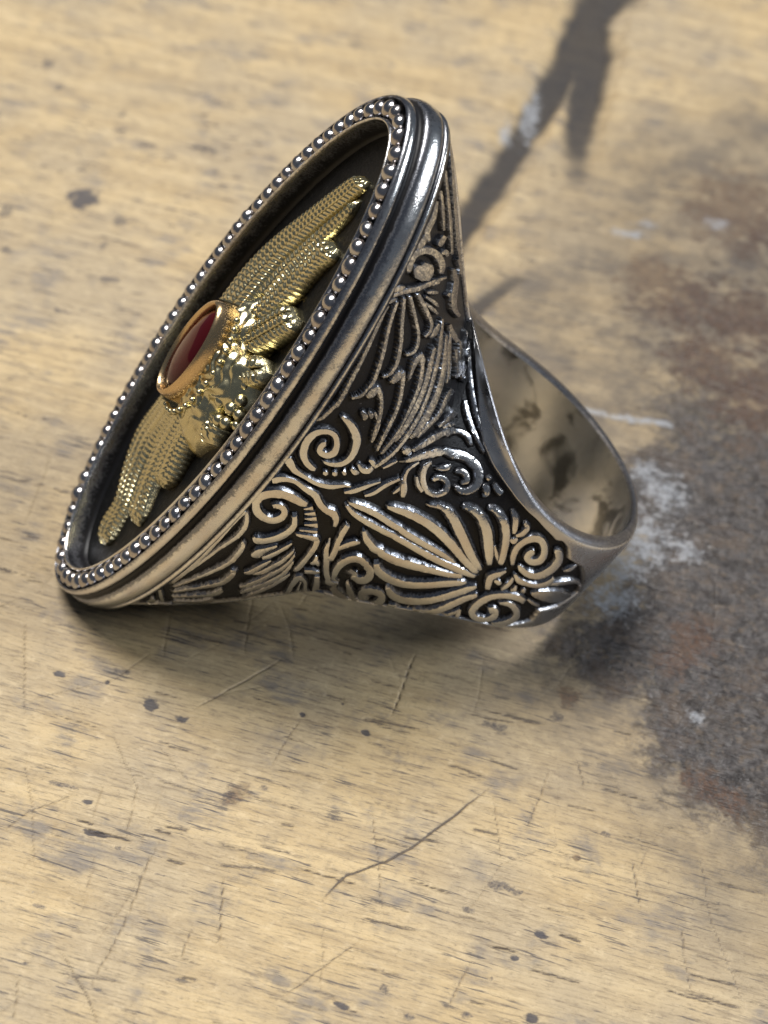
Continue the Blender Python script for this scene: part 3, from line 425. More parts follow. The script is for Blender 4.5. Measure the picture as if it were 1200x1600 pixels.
("palmette_leaf",[[0.1978,0.0126,0.1991,0.018],[0.2126,0.0018,0.214,0.0111],[0.2305,-0.0083,0.2303,0.0047],[0.2546,-0.016,0.2525,-0.0003],[0.2816,-0.0228,0.2786,-0.0047],[0.3109,-0.0294,0.3075,-0.0097],[0.3414,-0.0367,0.3378,-0.0152],[0.4102,-0.0457,0.4006,-0.0211],[0.4578,-0.0567,0.4531,-0.0283],[0.4922,-0.0719,0.4886,-0.0391],[0.5199,-0.089,0.5165,-0.0515],[0.5415,-0.1039,0.538,-0.0622],[0.5604,-0.1173,0.5567,-0.0717],[0.5783,-0.1292,0.5744,-0.0785],[0.5944,-0.1375,0.5909,-0.0865],[0.6083,-0.1397,0.6061,-0.1021],[0.6215,-0.1386,0.6205,-0.1211]]),
("palmette_leaf",[[0.2012,0.0189,0.1995,0.0234],[0.2152,0.0183,0.2116,0.0286],[0.2311,0.0177,0.2267,0.0331],[0.2527,0.0175,0.2485,0.0362],[0.278,0.0159,0.275,0.0368],[0.308,0.0095,0.306,0.0323],[0.34,0.0002,0.3381,0.025],[0.408,-0.0093,0.4019,0.0178],[0.4558,-0.0195,0.452,0.0098],[0.4873,-0.0283,0.484,0.0016],[0.512,-0.0371,0.5093,-0.0067],[0.5319,-0.0464,0.5296,-0.0149],[0.5489,-0.0572,0.5477,-0.0268],[0.5646,-0.0723,0.5642,-0.049],[0.5797,-0.0904,0.5795,-0.077]]),
("palmette_leaf",[[0.2911,0.0592,0.2889,0.0651],[0.3052,0.0611,0.3006,0.0747],[0.3204,0.0631,0.315,0.084],[0.3406,0.0663,0.3357,0.092],[0.3847,0.0692,0.3604,0.0987],[0.4367,0.0705,0.4328,0.1041],[0.4657,0.0692,0.4649,0.1068],[0.4878,0.0629,0.489,0.1048],[0.5072,0.0524,0.5091,0.0982],[0.5247,0.0387,0.5269,0.0877],[0.5414,0.0203,0.5441,0.0708],[0.5592,-0.007,0.5617,0.0432],[0.5763,-0.0379,0.5778,0.0114],[0.591,-0.0652,0.5916,-0.0138],[0.6028,-0.0865,0.6031,-0.0375],[0.6101,-0.0952,0.6104,-0.0609],[0.616,-0.0991,0.6161,-0.0839]]),
("palmette_leaf",[[0.4342,0.1464,0.4305,0.1522],[0.4565,0.1605,0.4523,0.171],[0.4735,0.1716,0.4707,0.189],[0.4861,0.1734,0.4871,0.2013],[0.4971,0.1689,0.503,0.2061],[0.5098,0.1564,0.5186,0.1994],[0.5237,0.1369,0.5332,0.1841],[0.5387,0.1126,0.5475,0.1612],[0.5535,0.0831,0.5613,0.1312],[0.567,0.0494,0.5739,0.0976],[0.5803,0.0133,0.5854,0.0627],[0.5933,-0.0201,0.5967,0.0285],[0.6042,-0.0463,0.6065,-0.0037],[0.611,-0.0571,0.6122,-0.0275],[0.6162,-0.0611,0.6166,-0.0488]]),
("palmette_leaf",[[0.5179,0.2502,0.5165,0.2602],[0.5268,0.2605,0.5249,0.2797],[0.5349,0.2679,0.5347,0.2991],[0.5444,0.2715,0.5465,0.3117],[0.5538,0.2695,0.5581,0.3166],[0.5612,0.2578,0.5683,0.3115],[0.5683,0.2389,0.5777,0.2957],[0.5755,0.2136,0.5863,0.2675],[0.5832,0.181,0.5945,0.2296],[0.5912,0.1409,0.6026,0.1845],[0.6,0.095,0.6105,0.1311],[0.6102,0.0456,0.6174,0.0687],[0.6209,-0.0088,0.624,0.0009]]),
("palmette_leaf",[[0.5602,0.3612,0.5591,0.3715],[0.5662,0.3758,0.5649,0.3949],[0.5714,0.3853,0.5718,0.4175],[0.5777,0.3861,0.58,0.427],[0.5845,0.3799,0.588,0.4268],[0.5898,0.368,0.5951,0.4225],[0.5945,0.3495,0.6023,0.4043],[0.6005,0.3185,0.6094,0.3641],[0.6068,0.2779,0.6161,0.3122],[0.6124,0.2303,0.6219,0.2546],[0.6175,0.1803,0.6268,0.1973],[0.6214,0.1339,0.6311,0.1454],[0.6244,0.0968,0.6338,0.1003],[0.6266,0.0772,0.6335,0.0719],[0.6286,0.0591,0.6319,0.0548]]),
("palmette_leaf",[[0.6028,0.1898,0.6044,0.1985],[0.6068,0.1677,0.609,0.18],[0.611,0.1445,0.6137,0.1606],[0.6152,0.1226,0.6181,0.1425],[0.6194,0.1043,0.622,0.1265],[0.6235,0.0887,0.6258,0.1112],[0.6274,0.0728,0.6297,0.0951]]),
("palmette_leaf",[[0.2805,-0.0427,0.2829,-0.0399],[0.2907,-0.0619,0.2965,-0.0533],[0.305,-0.0833,0.3099,-0.0658],[0.3256,-0.104,0.3267,-0.0799],[0.3492,-0.1243,0.3468,-0.0952],[0.4193,-0.1452,0.4076,-0.1092],[0.4589,-0.1638,0.4486,-0.1209],[0.4862,-0.1769,0.4756,-0.1271],[0.5081,-0.1854,0.4981,-0.1311],[0.526,-0.1889,0.5176,-0.136],[0.5427,-0.1897,0.536,-0.1404],[0.5609,-0.1926,0.5553,-0.1454],[0.578,-0.1914,0.5728,-0.1469],[0.5915,-0.1794,0.5867,-0.1395],[0.6036,-0.1624,0.5995,-0.1274]]),
("palmette_leaf",[[0.4074,-0.1778,0.4244,-0.1728],[0.4266,-0.2081,0.4411,-0.1958],[0.4498,-0.2478,0.4527,-0.2123],[0.4746,-0.2853,0.4686,-0.2314],[0.4956,-0.3167,0.4871,-0.2539],[0.5146,-0.344,0.5053,-0.2756],[0.5319,-0.3612,0.5221,-0.2911],[0.5469,-0.3598,0.5371,-0.292],[0.5603,-0.3465,0.551,-0.2823],[0.5725,-0.3252,0.5634,-0.2632],[0.5836,-0.2999,0.575,-0.2397],[0.5941,-0.2755,0.5861,-0.2173],[0.6029,-0.2508,0.5961,-0.1989],[0.6088,-0.2275,0.6045,-0.1931],[0.6136,-0.2044,0.6121,-0.1918]]),
("palmette_leaf",[[0.5074,-0.3798,0.5112,-0.3617],[0.5174,-0.4347,0.5198,-0.3983],[0.5306,-0.5087,0.5268,-0.4264],[0.5448,-0.5754,0.5363,-0.4578],[0.5574,-0.6178,0.5471,-0.4852],[0.5688,-0.6249,0.558,-0.4918],[0.5791,-0.6035,0.5686,-0.4817],[0.5881,-0.5617,0.5781,-0.4584],[0.5965,-0.5095,0.5869,-0.4236],[0.6044,-0.4504,0.5947,-0.376],[0.6117,-0.3916,0.6021,-0.3254],[0.6183,-0.337,0.6091,-0.2777],[0.6238,-0.2878,0.6158,-0.2366],[0.6277,-0.2492,0.6224,-0.2135],[0.6311,-0.2134,0.6286,-0.1966]]),
("palmette_leaf",[[0.5829,-0.8322,0.5787,-0.7236],[0.5918,-0.8699,0.5871,-0.7323],[0.5972,-0.8236,0.5942,-0.7411],[0.6064,-0.8474,0.5995,-0.6994],[0.6137,-0.7999,0.6041,-0.6409],[0.6177,-0.6766,0.6078,-0.5642],[0.6219,-0.578,0.6116,-0.4883],[0.6264,-0.4924,0.6162,-0.416],[0.6311,-0.4192,0.622,-0.3527],[0.6365,-0.3617,0.6298,-0.3105],[0.6424,-0.307,0.638,-0.2746]]),
("leaf",[[0.5529,-0.8562,0.5472,-0.6982],[0.5537,-0.8199,0.5507,-0.7055],[0.5579,-0.8412,0.554,-0.7127],[0.5625,-0.8624,0.5568,-0.7073],[0.5629,-0.8299,0.5614,-0.7411],[0.5675,-0.8487,0.568,-0.8238],[0.5721,-0.8474,0.5721,-0.8474],[0.5729,-0.8224,0.5733,-0.8149],[0.5771,-0.8549,0.5771,-0.8549],[0.5821,-0.8649,0.5787,-0.8074]]),
("leaf",[[0.6206,-0.8587,0.6206,-0.8587],[0.626,-0.8462,0.6225,-0.7686],[0.6318,-0.8324,0.6257,-0.7167],[0.6333,-0.7361,0.6281,-0.6648],[0.6356,-0.6924,0.6303,-0.625],[0.6365,-0.6345,0.6324,-0.5901],[0.6376,-0.5862,0.6346,-0.5574]]),
("leaf",[[0.6445,-0.8624,0.6402,-0.8633],[0.6449,-0.8501,0.6382,-0.7737],[0.6436,-0.7717,0.6369,-0.7187],[0.6418,-0.6936,0.6359,-0.6758],[0.6407,-0.6625,0.6353,-0.637],[0.6387,-0.6165,0.635,-0.6011],[0.6369,-0.5763,0.6347,-0.5685]]),
("knot",[[0.6479,-0.2163,0.6421,-0.2252],[0.6449,-0.1738,0.6374,-0.1838],[0.6424,-0.1367,0.6331,-0.1435],[0.6405,-0.1087,0.6299,-0.1031],[0.6397,-0.0909,0.629,-0.0599],[0.6409,-0.0694,0.6323,-0.0277],[0.6437,-0.0397,0.6369,-0.0039],[0.6464,-0.004,0.6418,0.0203],[0.6493,0.0339,0.6472,0.0453]]),
("knot",[[0.6426,-0.1121,0.6412,-0.0902],[0.6457,-0.1182,0.6436,-0.0846],[0.649,-0.1244,0.6459,-0.079],[0.6522,-0.1245,0.647,-0.075],[0.654,-0.1131,0.6475,-0.0751],[0.6542,-0.0991,0.6485,-0.0733],[0.6541,-0.0881,0.6497,-0.0687]]),
("leaf",[[0.6635,-0.1874,0.661,-0.1785],[0.6646,-0.1694,0.6608,-0.1562],[0.6657,-0.1512,0.6606,-0.1344],[0.6665,-0.1313,0.6605,-0.1128],[0.667,-0.1091,0.6605,-0.0908],[0.6672,-0.0854,0.6606,-0.0688],[0.6671,-0.0611,0.6607,-0.0482],[0.6664,-0.0374,0.6607,-0.029],[0.6653,-0.015,0.6608,-0.0093],[0.6642,0.0067,0.6608,0.0109]]),
("leaf",[[0.6756,-0.1566,0.6733,-0.1446],[0.6773,-0.1464,0.6735,-0.1271],[0.6792,-0.135,0.6737,-0.1109],[0.6802,-0.1174,0.6738,-0.0997],[0.6794,-0.0956,0.6738,-0.091],[0.6778,-0.0777,0.6738,-0.0777],[0.6762,-0.0622,0.6736,-0.0623]]),
("leaf",[[0.6898,-0.1293,0.6871,-0.1182],[0.6915,-0.1213,0.6867,-0.102],[0.6931,-0.1131,0.6862,-0.086],[0.6941,-0.1031,0.6862,-0.0734],[0.694,-0.0906,0.687,-0.0655],[0.6933,-0.0774,0.6882,-0.0597],[0.6926,-0.0645,0.6894,-0.0536]]),
("scroll",[[0.7135,-0.2107,0.7147,-0.2655],[0.7019,-0.1741,0.704,-0.2434],[0.6902,-0.151,0.6948,-0.2314],[0.6791,-0.1582,0.6851,-0.2317],[0.67,-0.1805,0.676,-0.2442],[0.6618,-0.2092,0.6685,-0.2697],[0.6548,-0.2429,0.6625,-0.3025],[0.6496,-0.2783,0.6587,-0.339],[0.646,-0.3205,0.6564,-0.3811],[0.6439,-0.3759,0.6547,-0.4333],[0.6434,-0.4396,0.6543,-0.4895],[0.6448,-0.5119,0.6552,-0.5406],[0.6494,-0.608,0.6564,-0.57],[0.658,-0.7139,0.6584,-0.5924],[0.667,-0.7893,0.6625,-0.6191],[0.6752,-0.7876,0.6688,-0.6256],[0.6822,-0.732,0.6746,-0.6044],[0.6876,-0.6536,0.6776,-0.5506],[0.6901,-0.5621,0.6781,-0.5088],[0.6844,-0.4565,0.6775,-0.5021],[0.6743,-0.3987,0.678,-0.5001],[0.6678,-0.4192,0.6756,-0.5103],[0.6634,-0.454,0.6708,-0.5383]]),
("scroll_arm",[[0.673,-0.3542,0.6712,-0.335],[0.6804,-0.3393,0.6766,-0.2983],[0.6878,-0.3351,0.6834,-0.2714],[0.6949,-0.3518,0.6929,-0.2764],[0.7011,-0.3792,0.7033,-0.3091],[0.706,-0.4148,0.7137,-0.3744],[0.7089,-0.4462,0.7221,-0.4736],[0.7097,-0.4876,0.7234,-0.5753],[0.7084,-0.5453,0.7202,-0.6655],[0.7039,-0.5962,0.7145,-0.7526],[0.698,-0.6463,0.706,-0.8236],[0.6931,-0.6994,0.698,-0.8361],[0.6872,-0.7423,0.6895,-0.8036]]),
("scroll",[[0.6538,0.0833,0.6521,0.0759],[0.6482,0.1377,0.644,0.1205],[0.6437,0.1866,0.6365,0.1676],[0.6406,0.2317,0.6317,0.2209],[0.6388,0.2742,0.6292,0.2741],[0.6387,0.312,0.6293,0.3241],[0.64,0.3506,0.6311,0.3717],[0.6427,0.391,0.6337,0.4239],[0.6463,0.4247,0.638,0.477],[0.6505,0.4503,0.6444,0.5224],[0.6544,0.4635,0.6524,0.5509],[0.658,0.4594,0.6608,0.5426],[0.662,0.4425,0.6681,0.5066],[0.6658,0.4109,0.6742,0.4527],[0.6688,0.3727,0.6786,0.3925],[0.6702,0.3379,0.681,0.3322],[0.6702,0.312,0.6805,0.2739],[0.6677,0.2891,0.6757,0.2309],[0.6643,0.2742,0.669,0.2069],[0.6612,0.2749,0.6609,0.2087],[0.6603,0.2743,0.6526,0.2394],[0.6606,0.2817,0.6502,0.2932],[0.6609,0.3072,0.6517,0.3381],[0.6616,0.329,0.6556,0.3645],[0.6633,0.3566,0.6599,0.3804]]),
("scroll_arm",[[0.6825,0.4714,0.6813,0.4908],[0.6874,0.4602,0.6848,0.5239],[0.689,0.4466,0.6919,0.5371],[0.6911,0.4294,0.7005,0.4891],[0.6939,0.4032,0.7069,0.4172],[0.6952,0.3627,0.7096,0.3419],[0.6953,0.311,0.7096,0.2736],[0.6941,0.2595,0.7078,0.2111],[0.6915,0.213,0.7042,0.1564],[0.688,0.1754,0.6989,0.1132],[0.6838,0.1492,0.6919,0.0826],[0.6786,0.1378,0.6834,0.0702],[0.6729,0.1348,0.6751,0.0707],[0.6667,0.1412,0.667,0.0825],[0.6611,0.1498,0.66,0.1013],[0.6579,0.1518,0.656,0.1236],[0.6546,0.155,0.6537,0.1451]]),
("vine",[[0.6577,0.0415,0.6587,0.0555],[0.6636,0.0063,0.6652,0.0398],[0.6711,-0.0249,0.6706,0.03],[0.6794,-0.0308,0.6766,0.0255],[0.6878,-0.0249,0.6841,0.0256],[0.6971,-0.0195,0.6925,0.031],[0.7066,-0.0063,0.7003,0.0448],[0.7152,0.0209,0.7062,0.0753],[0.7214,0.0609,0.7105,0.1109],[0.7223,0.1134,0.713,0.144],[0.7209,0.1659,0.7149,0.1834]]),
("vine",[[0.7195,0.042,0.7158,0.067],[0.7335,0.0762,0.7276,0.1158],[0.7476,0.102,0.7395,0.1554],[0.7585,0.1204,0.7501,0.1775],[0.7678,0.1254,0.761,0.1815],[0.7776,0.1066,0.7741,0.1568],[0.7849,0.0826,0.7895,0.0986],[0.7907,0.0494,0.8001,0.028],[0.799,-0.0082,0.8058,-0.0284]]),
("petal",[[0.7044,-0.1086,0.7026,-0.0902],[0.7146,-0.1266,0.7081,-0.0595],[0.7259,-0.1452,0.7149,-0.032],[0.7406,-0.1644,0.7251,-0.0141],[0.7576,-0.1802,0.7361,-0.0043],[0.7724,-0.1747,0.7469,0.0022],[0.7838,-0.1566,0.7593,-0.0007],[0.7897,-0.1257,0.7725,-0.0217],[0.793,-0.0869,0.788,-0.058]]),
("leaf",[[0.7088,-0.1942,0.7084,-0.1809],[0.7137,-0.2098,0.713,-0.1874],[0.7188,-0.2267,0.7177,-0.1946],[0.7244,-0.2424,0.7228,-0.2044],[0.7306,-0.2549,0.7289,-0.219],[0.7373,-0.2662,0.7358,-0.2379],[0.7442,-0.2796,0.7431,-0.2597]]),
("leaf",[[0.5913,0.517,0.5926,0.5347],[0.5948,0.5051,0.597,0.5359],[0.5982,0.4929,0.6016,0.5359],[0.6008,0.4791,0.6061,0.5261],[0.603,0.4609,0.6098,0.5027],[0.6053,0.438,0.6126,0.4744],[0.6077,0.4157,0.6148,0.4476],[0.6102,0.3977,0.6164,0.423],[0.6128,0.3814,0.6175,0.3991],[0.6154,0.3644,0.6186,0.3757]]),
("leaf",[[0.6176,0.5299,0.6191,0.5627],[0.6207,0.5198,0.6226,0.5621],[0.6232,0.5108,0.6268,0.559],[0.6237,0.5055,0.6307,0.5338],[0.6237,0.4897,0.6316,0.4916],[0.6232,0.4601,0.6307,0.4515],[0.6224,0.4326,0.6291,0.4179],[0.6215,0.412,0.6267,0.3932],[0.6201,0.3913,0.6239,0.3752],[0.6186,0.3697,0.6211,0.3591]]),
("leaf",[[0.6164,0.3091,0.617,0.3385],[0.6183,0.3032,0.619,0.3412],[0.6212,0.2969,0.6202,0.344],[0.6254,0.3041,0.6195,0.343],[0.6272,0.3257,0.6203,0.3461],[0.6274,0.3479,0.622,0.3602],[0.6275,0.3685,0.624,0.3766]]),
("leaf",[[0.7251,0.2633,0.7233,0.2725],[0.728,0.2763,0.7247,0.2943],[0.7311,0.2893,0.726,0.3163],[0.7341,0.3088,0.7281,0.3402],[0.7369,0.3394,0.7315,0.3675],[0.7395,0.3773,0.7358,0.3972],[0.7422,0.4164,0.7403,0.4273]]),
("scroll",[[0.0641,0.1317,0.0692,0.1254],[0.0556,0.1287,0.0633,0.1211],[0.0477,0.1226,0.0609,0.1182],[0.0464,0.1119,0.0611,0.1129],[0.0527,0.1007,0.062,0.1099],[0.0672,0.097,0.0663,0.1096],[0.0808,0.0988,0.0738,0.1107],[0.0912,0.1049,0.078,0.1143],[0.0978,0.1147,0.0804,0.1191],[0.0979,0.1266,0.0811,0.125],[0.093,0.1378,0.0793,0.132],[0.0837,0.1476,0.0735,0.1392],[0.0715,0.1545,0.0658,0.1444],[0.0581,0.156,0.0583,0.1454],[0.0451,0.1539,0.0497,0.1439],[0.0327,0.1491,0.0407,0.1399],[0.0216,0.1422,0.0332,0.1343],[0.0134,0.1335,0.0285,0.1273],[0.0081,0.1234,0.0259,0.1195],[0.0063,0.1124,0.0253,0.1112],[0.0078,0.101,0.0266,0.1027],[0.0128,0.0898,0.03,0.0945],[0.0208,0.0794,0.0349,0.087],[0.0314,0.0711,0.0411,0.0809],[0.0435,0.0649,0.0489,0.0758],[0.0564,0.0608,0.0584,0.0724],[0.0688,0.059,0.0683,0.0699],[0.0786,0.0604,0.0769,0.0679],[0.0868,0.063,0.0859,0.0663]]),
("scroll_arm",[[0.0511,0.1885,0.0513,0.1914],[0.0613,0.1865,0.0623,0.1942],[0.0713,0.1842,0.0744,0.1961],[0.0825,0.1815,0.0884,0.1956],[0.0935,0.1779,0.1025,0.1929],[0.103,0.1729,0.1158,0.1883],[0.1106,0.1672,0.1275,0.1808],[0.1164,0.1607,0.135,0.1702],[0.1212,0.1524,0.1393,0.1581],[0.1248,0.142,0.1419,0.1446],[0.1262,0.1314,0.1417,0.1303],[0.1243,0.1214,0.1378,0.1168],[0.1196,0.112,0.1305,0.105],[0.1117,0.1038,0.12,0.0955],[0.1019,0.097,0.1073,0.0887],[0.0909,0.0923,0.0937,0.0861],[0.0788,0.0883,0.08,0.0852]]),
("berry",[[0.1005,0.0623,0.0972,0.0674],[0.103,0.0624,0.0988,0.069],[0.1055,0.0624,0.1003,0.0705],[0.1078,0.063,0.1021,0.0717],[0.1099,0.0642,0.1046,0.0723],[0.1118,0.066,0.1075,0.0726],[0.1137,0.0678,0.1103,0.0729]]),
("berry",[[0.1212,0.0711,0.1175,0.076],[0.124,0.0715,0.119,0.078],[0.1267,0.0718,0.1206,0.0801],[0.129,0.0725,0.1227,0.0817],[0.1309,0.0739,0.1253,0.0824],[0.1326,0.0757,0.1282,0.0827],[0.1343,0.0776,0.1311,0.0828]]),
("berry",[[0.1377,0.0898,0.1389,0.0941],[0.1403,0.088,0.142,0.0941],[0.1431,0.0861,0.1448,0.0942],[0.1466,0.0849,0.1466,0.0942],[0.1499,0.0855,0.1479,0.0938],[0.152,0.087,0.15,0.0932],[0.1538,0.0885,0.1525,0.0926]]),
("leaf",[[0.1519,0.1048,0.1521,0.1095],[0.1563,0.1027,0.1566,0.1108],[0.161,0.1005,0.1608,0.1121],[0.1667,0.0999,0.1644,0.1129],[0.1721,0.1018,0.1687,0.1128],[0.1767,0.1052,0.1741,0.1124],[0.181,0.1085,0.1798,0.112]]),
("leaf",[[0.1587,0.1261,0.16,0.1294],[0.1646,0.122,0.1673,0.1289],[0.1711,0.1178,0.1742,0.1285],[0.1788,0.1152,0.1787,0.1291],[0.1867,0.1161,0.1817,0.1301],[0.1933,0.1196,0.1849,0.1315],[0.1986,0.1249,0.1877,0.1333],[0.2017,0.1316,0.1899,0.1361],[0.203,0.1382,0.1922,0.141],[0.204,0.1443,0.1948,0.1465]]),
("leaf",[[0.1798,0.1492,0.1794,0.1521],[0.1844,0.1483,0.1835,0.1548],[0.1885,0.1473,0.1883,0.1575],[0.1905,0.1464,0.1944,0.1583],[0.1924,0.1459,0.1996,0.1555],[0.196,0.1445,0.2023,0.1514],[0.2001,0.1428,0.2046,0.1477]]),
("feather_line",[[0.2044,0.1382,0.1996,0.1397],[0.2111,0.1525,0.2035,0.1546],[0.218,0.1683,0.2083,0.1706],[0.2254,0.1884,0.2158,0.19],[0.2322,0.2102,0.2233,0.2106],[0.2372,0.2308,0.2281,0.2299],[0.2411,0.2521,0.2316,0.2501],[0.2445,0.276,0.2346,0.273],[0.2473,0.3015,0.2372,0.2976],[0.2495,0.3285,0.2398,0.324],[0.252,0.3565,0.2428,0.3518]]),
("vine",[[0.0018,0.0452,0.0,0.0471],[0.009,0.0483,0.0,0.0562],[0.0092,0.0472,0.0074,0.0642],[0.0167,0.0439,0.0232,0.057],[0.0336,0.0377,0.036,0.0486],[0.0513,0.0353,0.0505,0.0451],[0.0686,0.0342,0.0674,0.0428],[0.0862,0.032,0.0846,0.0409],[0.1046,0.0311,0.1014,0.0408],[0.1231,0.0334,0.118,0.0441],[0.1408,0.0387,0.134,0.0494],[0.1559,0.0486,0.1497,0.0571],[0.1685,0.0584,0.1645,0.0646],[0.1781,0.0628,0.1762,0.0674],[0.1871,0.0658,0.1862,0.0683]]),
("vine",[[0.1774,0.0401,0.1735,0.0441],[0.1845,0.0452,0.1785,0.0514],[0.1917,0.0506,0.1834,0.0588],[0.199,0.0578,0.1892,0.0667],[0.2062,0.0675,0.1965,0.0759],[0.2134,0.0788,0.2048,0.0862],[0.2208,0.0902,0.2137,0.0964],[0.2284,0.1012,0.2231,0.1062],[0.2364,0.1124,0.2328,0.1159],[0.2446,0.124,0.2426,0.1258]]),
("vine",[[0.2272,0.0576,0.223,0.0616],[0.2333,0.0646,0.2277,0.0697],[0.2395,0.0718,0.2324,0.0778],[0.2457,0.0815,0.2371,0.0871],[0.2511,0.0947,0.2418,0.0994],[0.2562,0.1094,0.247,0.1139],[0.262,0.1237,0.2535,0.1286],[0.2692,0.1374,0.2617,0.1425],[0.2775,0.1516,0.271,0.1562],[0.2862,0.1663,0.2805,0.1703]]),
("vine",[[0.3086,0.2524,0.312,0.2512],[0.2991,0.2364,0.3042,0.2348],[0.291,0.2211,0.2978,0.2198],[0.2865,0.2072,0.2936,0.2071],[0.2845,0.1937,0.2919,0.1953],[0.2851,0.1797,0.2938,0.1833],[0.2875,0.1658,0.2981,0.1719],[0.2902,0.1529,0.3044,0.1628],[0.2947,0.1406,0.311,0.1524],[0.3029,0.1282,0.3154,0.137],[0.3124,0.1151,0.3193,0.1199]]),
("leaf",[[0.2923,0.1507,0.2998,0.1489],[0.2905,0.1442,0.2982,0.1422],[0.2888,0.1377,0.2966,0.1355],[0.2873,0.1313,0.2947,0.1289],[0.286,0.1247,0.2923,0.1224],[0.2849,0.1181,0.2896,0.1162],[0.2839,0.1113,0.287,0.1101]]),
("vine",[[0.225,0.1527,0.2217,0.1543],[0.2307,0.1619,0.2264,0.1639],[0.2365,0.1713,0.2313,0.1737],[0.2417,0.1802,0.2361,0.1827],[0.2458,0.1882,0.2406,0.1904],[0.2493,0.1956,0.2451,0.1973],[0.2529,0.203,0.2496,0.2044]]),
("feather_line",[[0.0052,0.15,0.0022,0.1516],[0.0121,0.1559,0.0067,0.1583],[0.0187,0.1638,0.0108,0.1659],[0.0232,0.1761,0.0143,0.1774],[0.0267,0.1893,0.0177,0.1903],[0.0301,0.2015,0.0214,0.2022],[0.0327,0.2128,0.0241,0.2128],[0.0331,0.222,0.0248,0.2213],[0.0328,0.2302,0.0248,0.2292]]),
("leaf",[[0.0899,0.226,0.0909,0.2285],[0.0951,0.2235,0.0976,0.2299],[0.0998,0.2211,0.1048,0.2312],[0.1018,0.2196,0.1118,0.2302],[0.1031,0.2193,0.115,0.2252],[0.1057,0.2174,0.1142,0.2203],[0.1086,0.2146,0.113,0.2161]]),
("leaf",[[0.1066,0.2357,0.1073,0.2384],[0.1106,0.2344,0.112,0.2401],[0.1141,0.233,0.1173,0.2419],[0.1161,0.232,0.123,0.2418],[0.1184,0.2315,0.1267,0.2388],[0.1219,0.2303,0.128,0.2349],[0.1257,0.2288,0.1289,0.2313]]),
("leaf",[[0.1204,0.2456,0.1237,0.2503],[0.1294,0.2422,0.1333,0.248],[0.138,0.2389,0.1434,0.2455],[0.1443,0.2344,0.1521,0.2404],[0.1482,0.2271,0.1572,0.2315],[0.1509,0.2177,0.1599,0.2211],[0.1533,0.2086,0.1616,0.2115],[0.1556,0.2011,0.1628,0.2033],[0.1576,0.1943,0.1631,0.1958],[0.1596,0.1873,0.1634,0.1883]]),
("palmette_leaf",[[0.0334,0.1944,0.0251,0.1937],[0.0333,0.2085,0.024,0.2075],[0.0329,0.2244,0.0228,0.2228],[0.031,0.245,0.0207,0.2431],[0.0288,0.2671,0.0187,0.2649],[0.0273,0.2878,0.0174,0.2855],[0.0254,0.3097,0.0159,0.3071],[0.0223,0.3357,0.0131,0.3328],[0.0191,0.3618,0.0102,0.3588],[0.0163,0.3859,0.0076,0.3827],[0.0145,0.406,0.0064,0.4031],[0.0151,0.4178,0.0082,0.4159],[0.0165,0.4271,0.0111,0.4257]]),
("palmette_leaf",[[0.0,0.2395,0.0,0.2395],[0.0,0.2633,0.0,0.2633],[0.0,0.2846,0.0,0.2846],[0.0,0.3108,0.0,0.3108],[0.0,0.3296,0.0,0.3296],[0.0,0.3471,0.0,0.3496],[0.0,0.3671,0.0,0.3709],[0.0,0.3934,0.0,0.3934],[0.0,0.4209,0.0,0.4234]]),
("palmette_leaf",[[0.0502,0.2288,0.0469,0.2313],[0.0613,0.2372,0.0566,0.24],[0.0716,0.2482,0.0647,0.2496],[0.0783,0.2643,0.0702,0.2641],[0.082,0.2813,0.0733,0.2798],[0.0826,0.2946,0.0733,0.2916],[0.0803,0.3091,0.0706,0.3051],[0.075,0.3302,0.0652,0.3255],[0.0676,0.3529,0.0579,0.3477],[0.058,0.3741,0.0487,0.3687],[0.0487,0.3936,0.0398,0.3885],[0.0431,0.4102,0.0344,0.4055],[0.0391,0.4255,0.0307,0.421],[0.0359,0.4401,0.0279,0.4359],[0.0332,0.4545,0.0256,0.4504]]),
("palmette_leaf",[[0.0942,0.3109,0.0905,0.3127],[0.104,0.3207,0.0987,0.3222],[0.1126,0.3331,0.1048,0.3322],[0.1166,0.3492,0.107,0.3457],[0.1163,0.3667,0.106,0.361],[0.1107,0.3842,0.1003,0.3772],[0.102,0.4006,0.092,0.3931],[0.0915,0.4145,0.082,0.407],[0.0806,0.427,0.0716,0.4197],[0.0718,0.4384,0.0627,0.4312],[0.0634,0.4497,0.0542,0.4426],[0.0544,0.4622,0.046,0.4557],[0.0454,0.4749,0.038,0.4692]]),
("palmette_leaf",[[0.1256,0.3929,0.1206,0.3948],[0.1363,0.4048,0.1299,0.4061],[0.146,0.4184,0.1369,0.4165],[0.1503,0.4322,0.1396,0.4263],[0.1497,0.4447,0.1391,0.4366],[0.1443,0.4564,0.1346,0.4475],[0.1352,0.4658,0.1267,0.4568],[0.1229,0.4711,0.1151,0.4619],[0.1096,0.4745,0.1021,0.4655],[0.0983,0.4781,0.0906,0.4692],[0.0863,0.4816,0.079,0.473],[0.0721,0.4855,0.0655,0.4779],[0.0572,0.4896,0.0516,0.4833]]),
("palmette_leaf",[[0.159,0.4743,0.153,0.4721],[0.166,0.4878,0.1579,0.4838],[0.1713,0.5022,0.1608,0.4943],[0.1708,0.5155,0.1596,0.5045],[0.1651,0.5247,0.1544,0.5116],[0.153,0.5256,0.1435,0.5112],[0.1383,0.5231,0.1289,0.5083],[0.1227,0.5208,0.1135,0.5065],[0.1065,0.5183,0.0979,0.5049],[0.091,0.5157,0.0833,0.5039],[0.0758,0.5135,0.0691,0.5033]]),
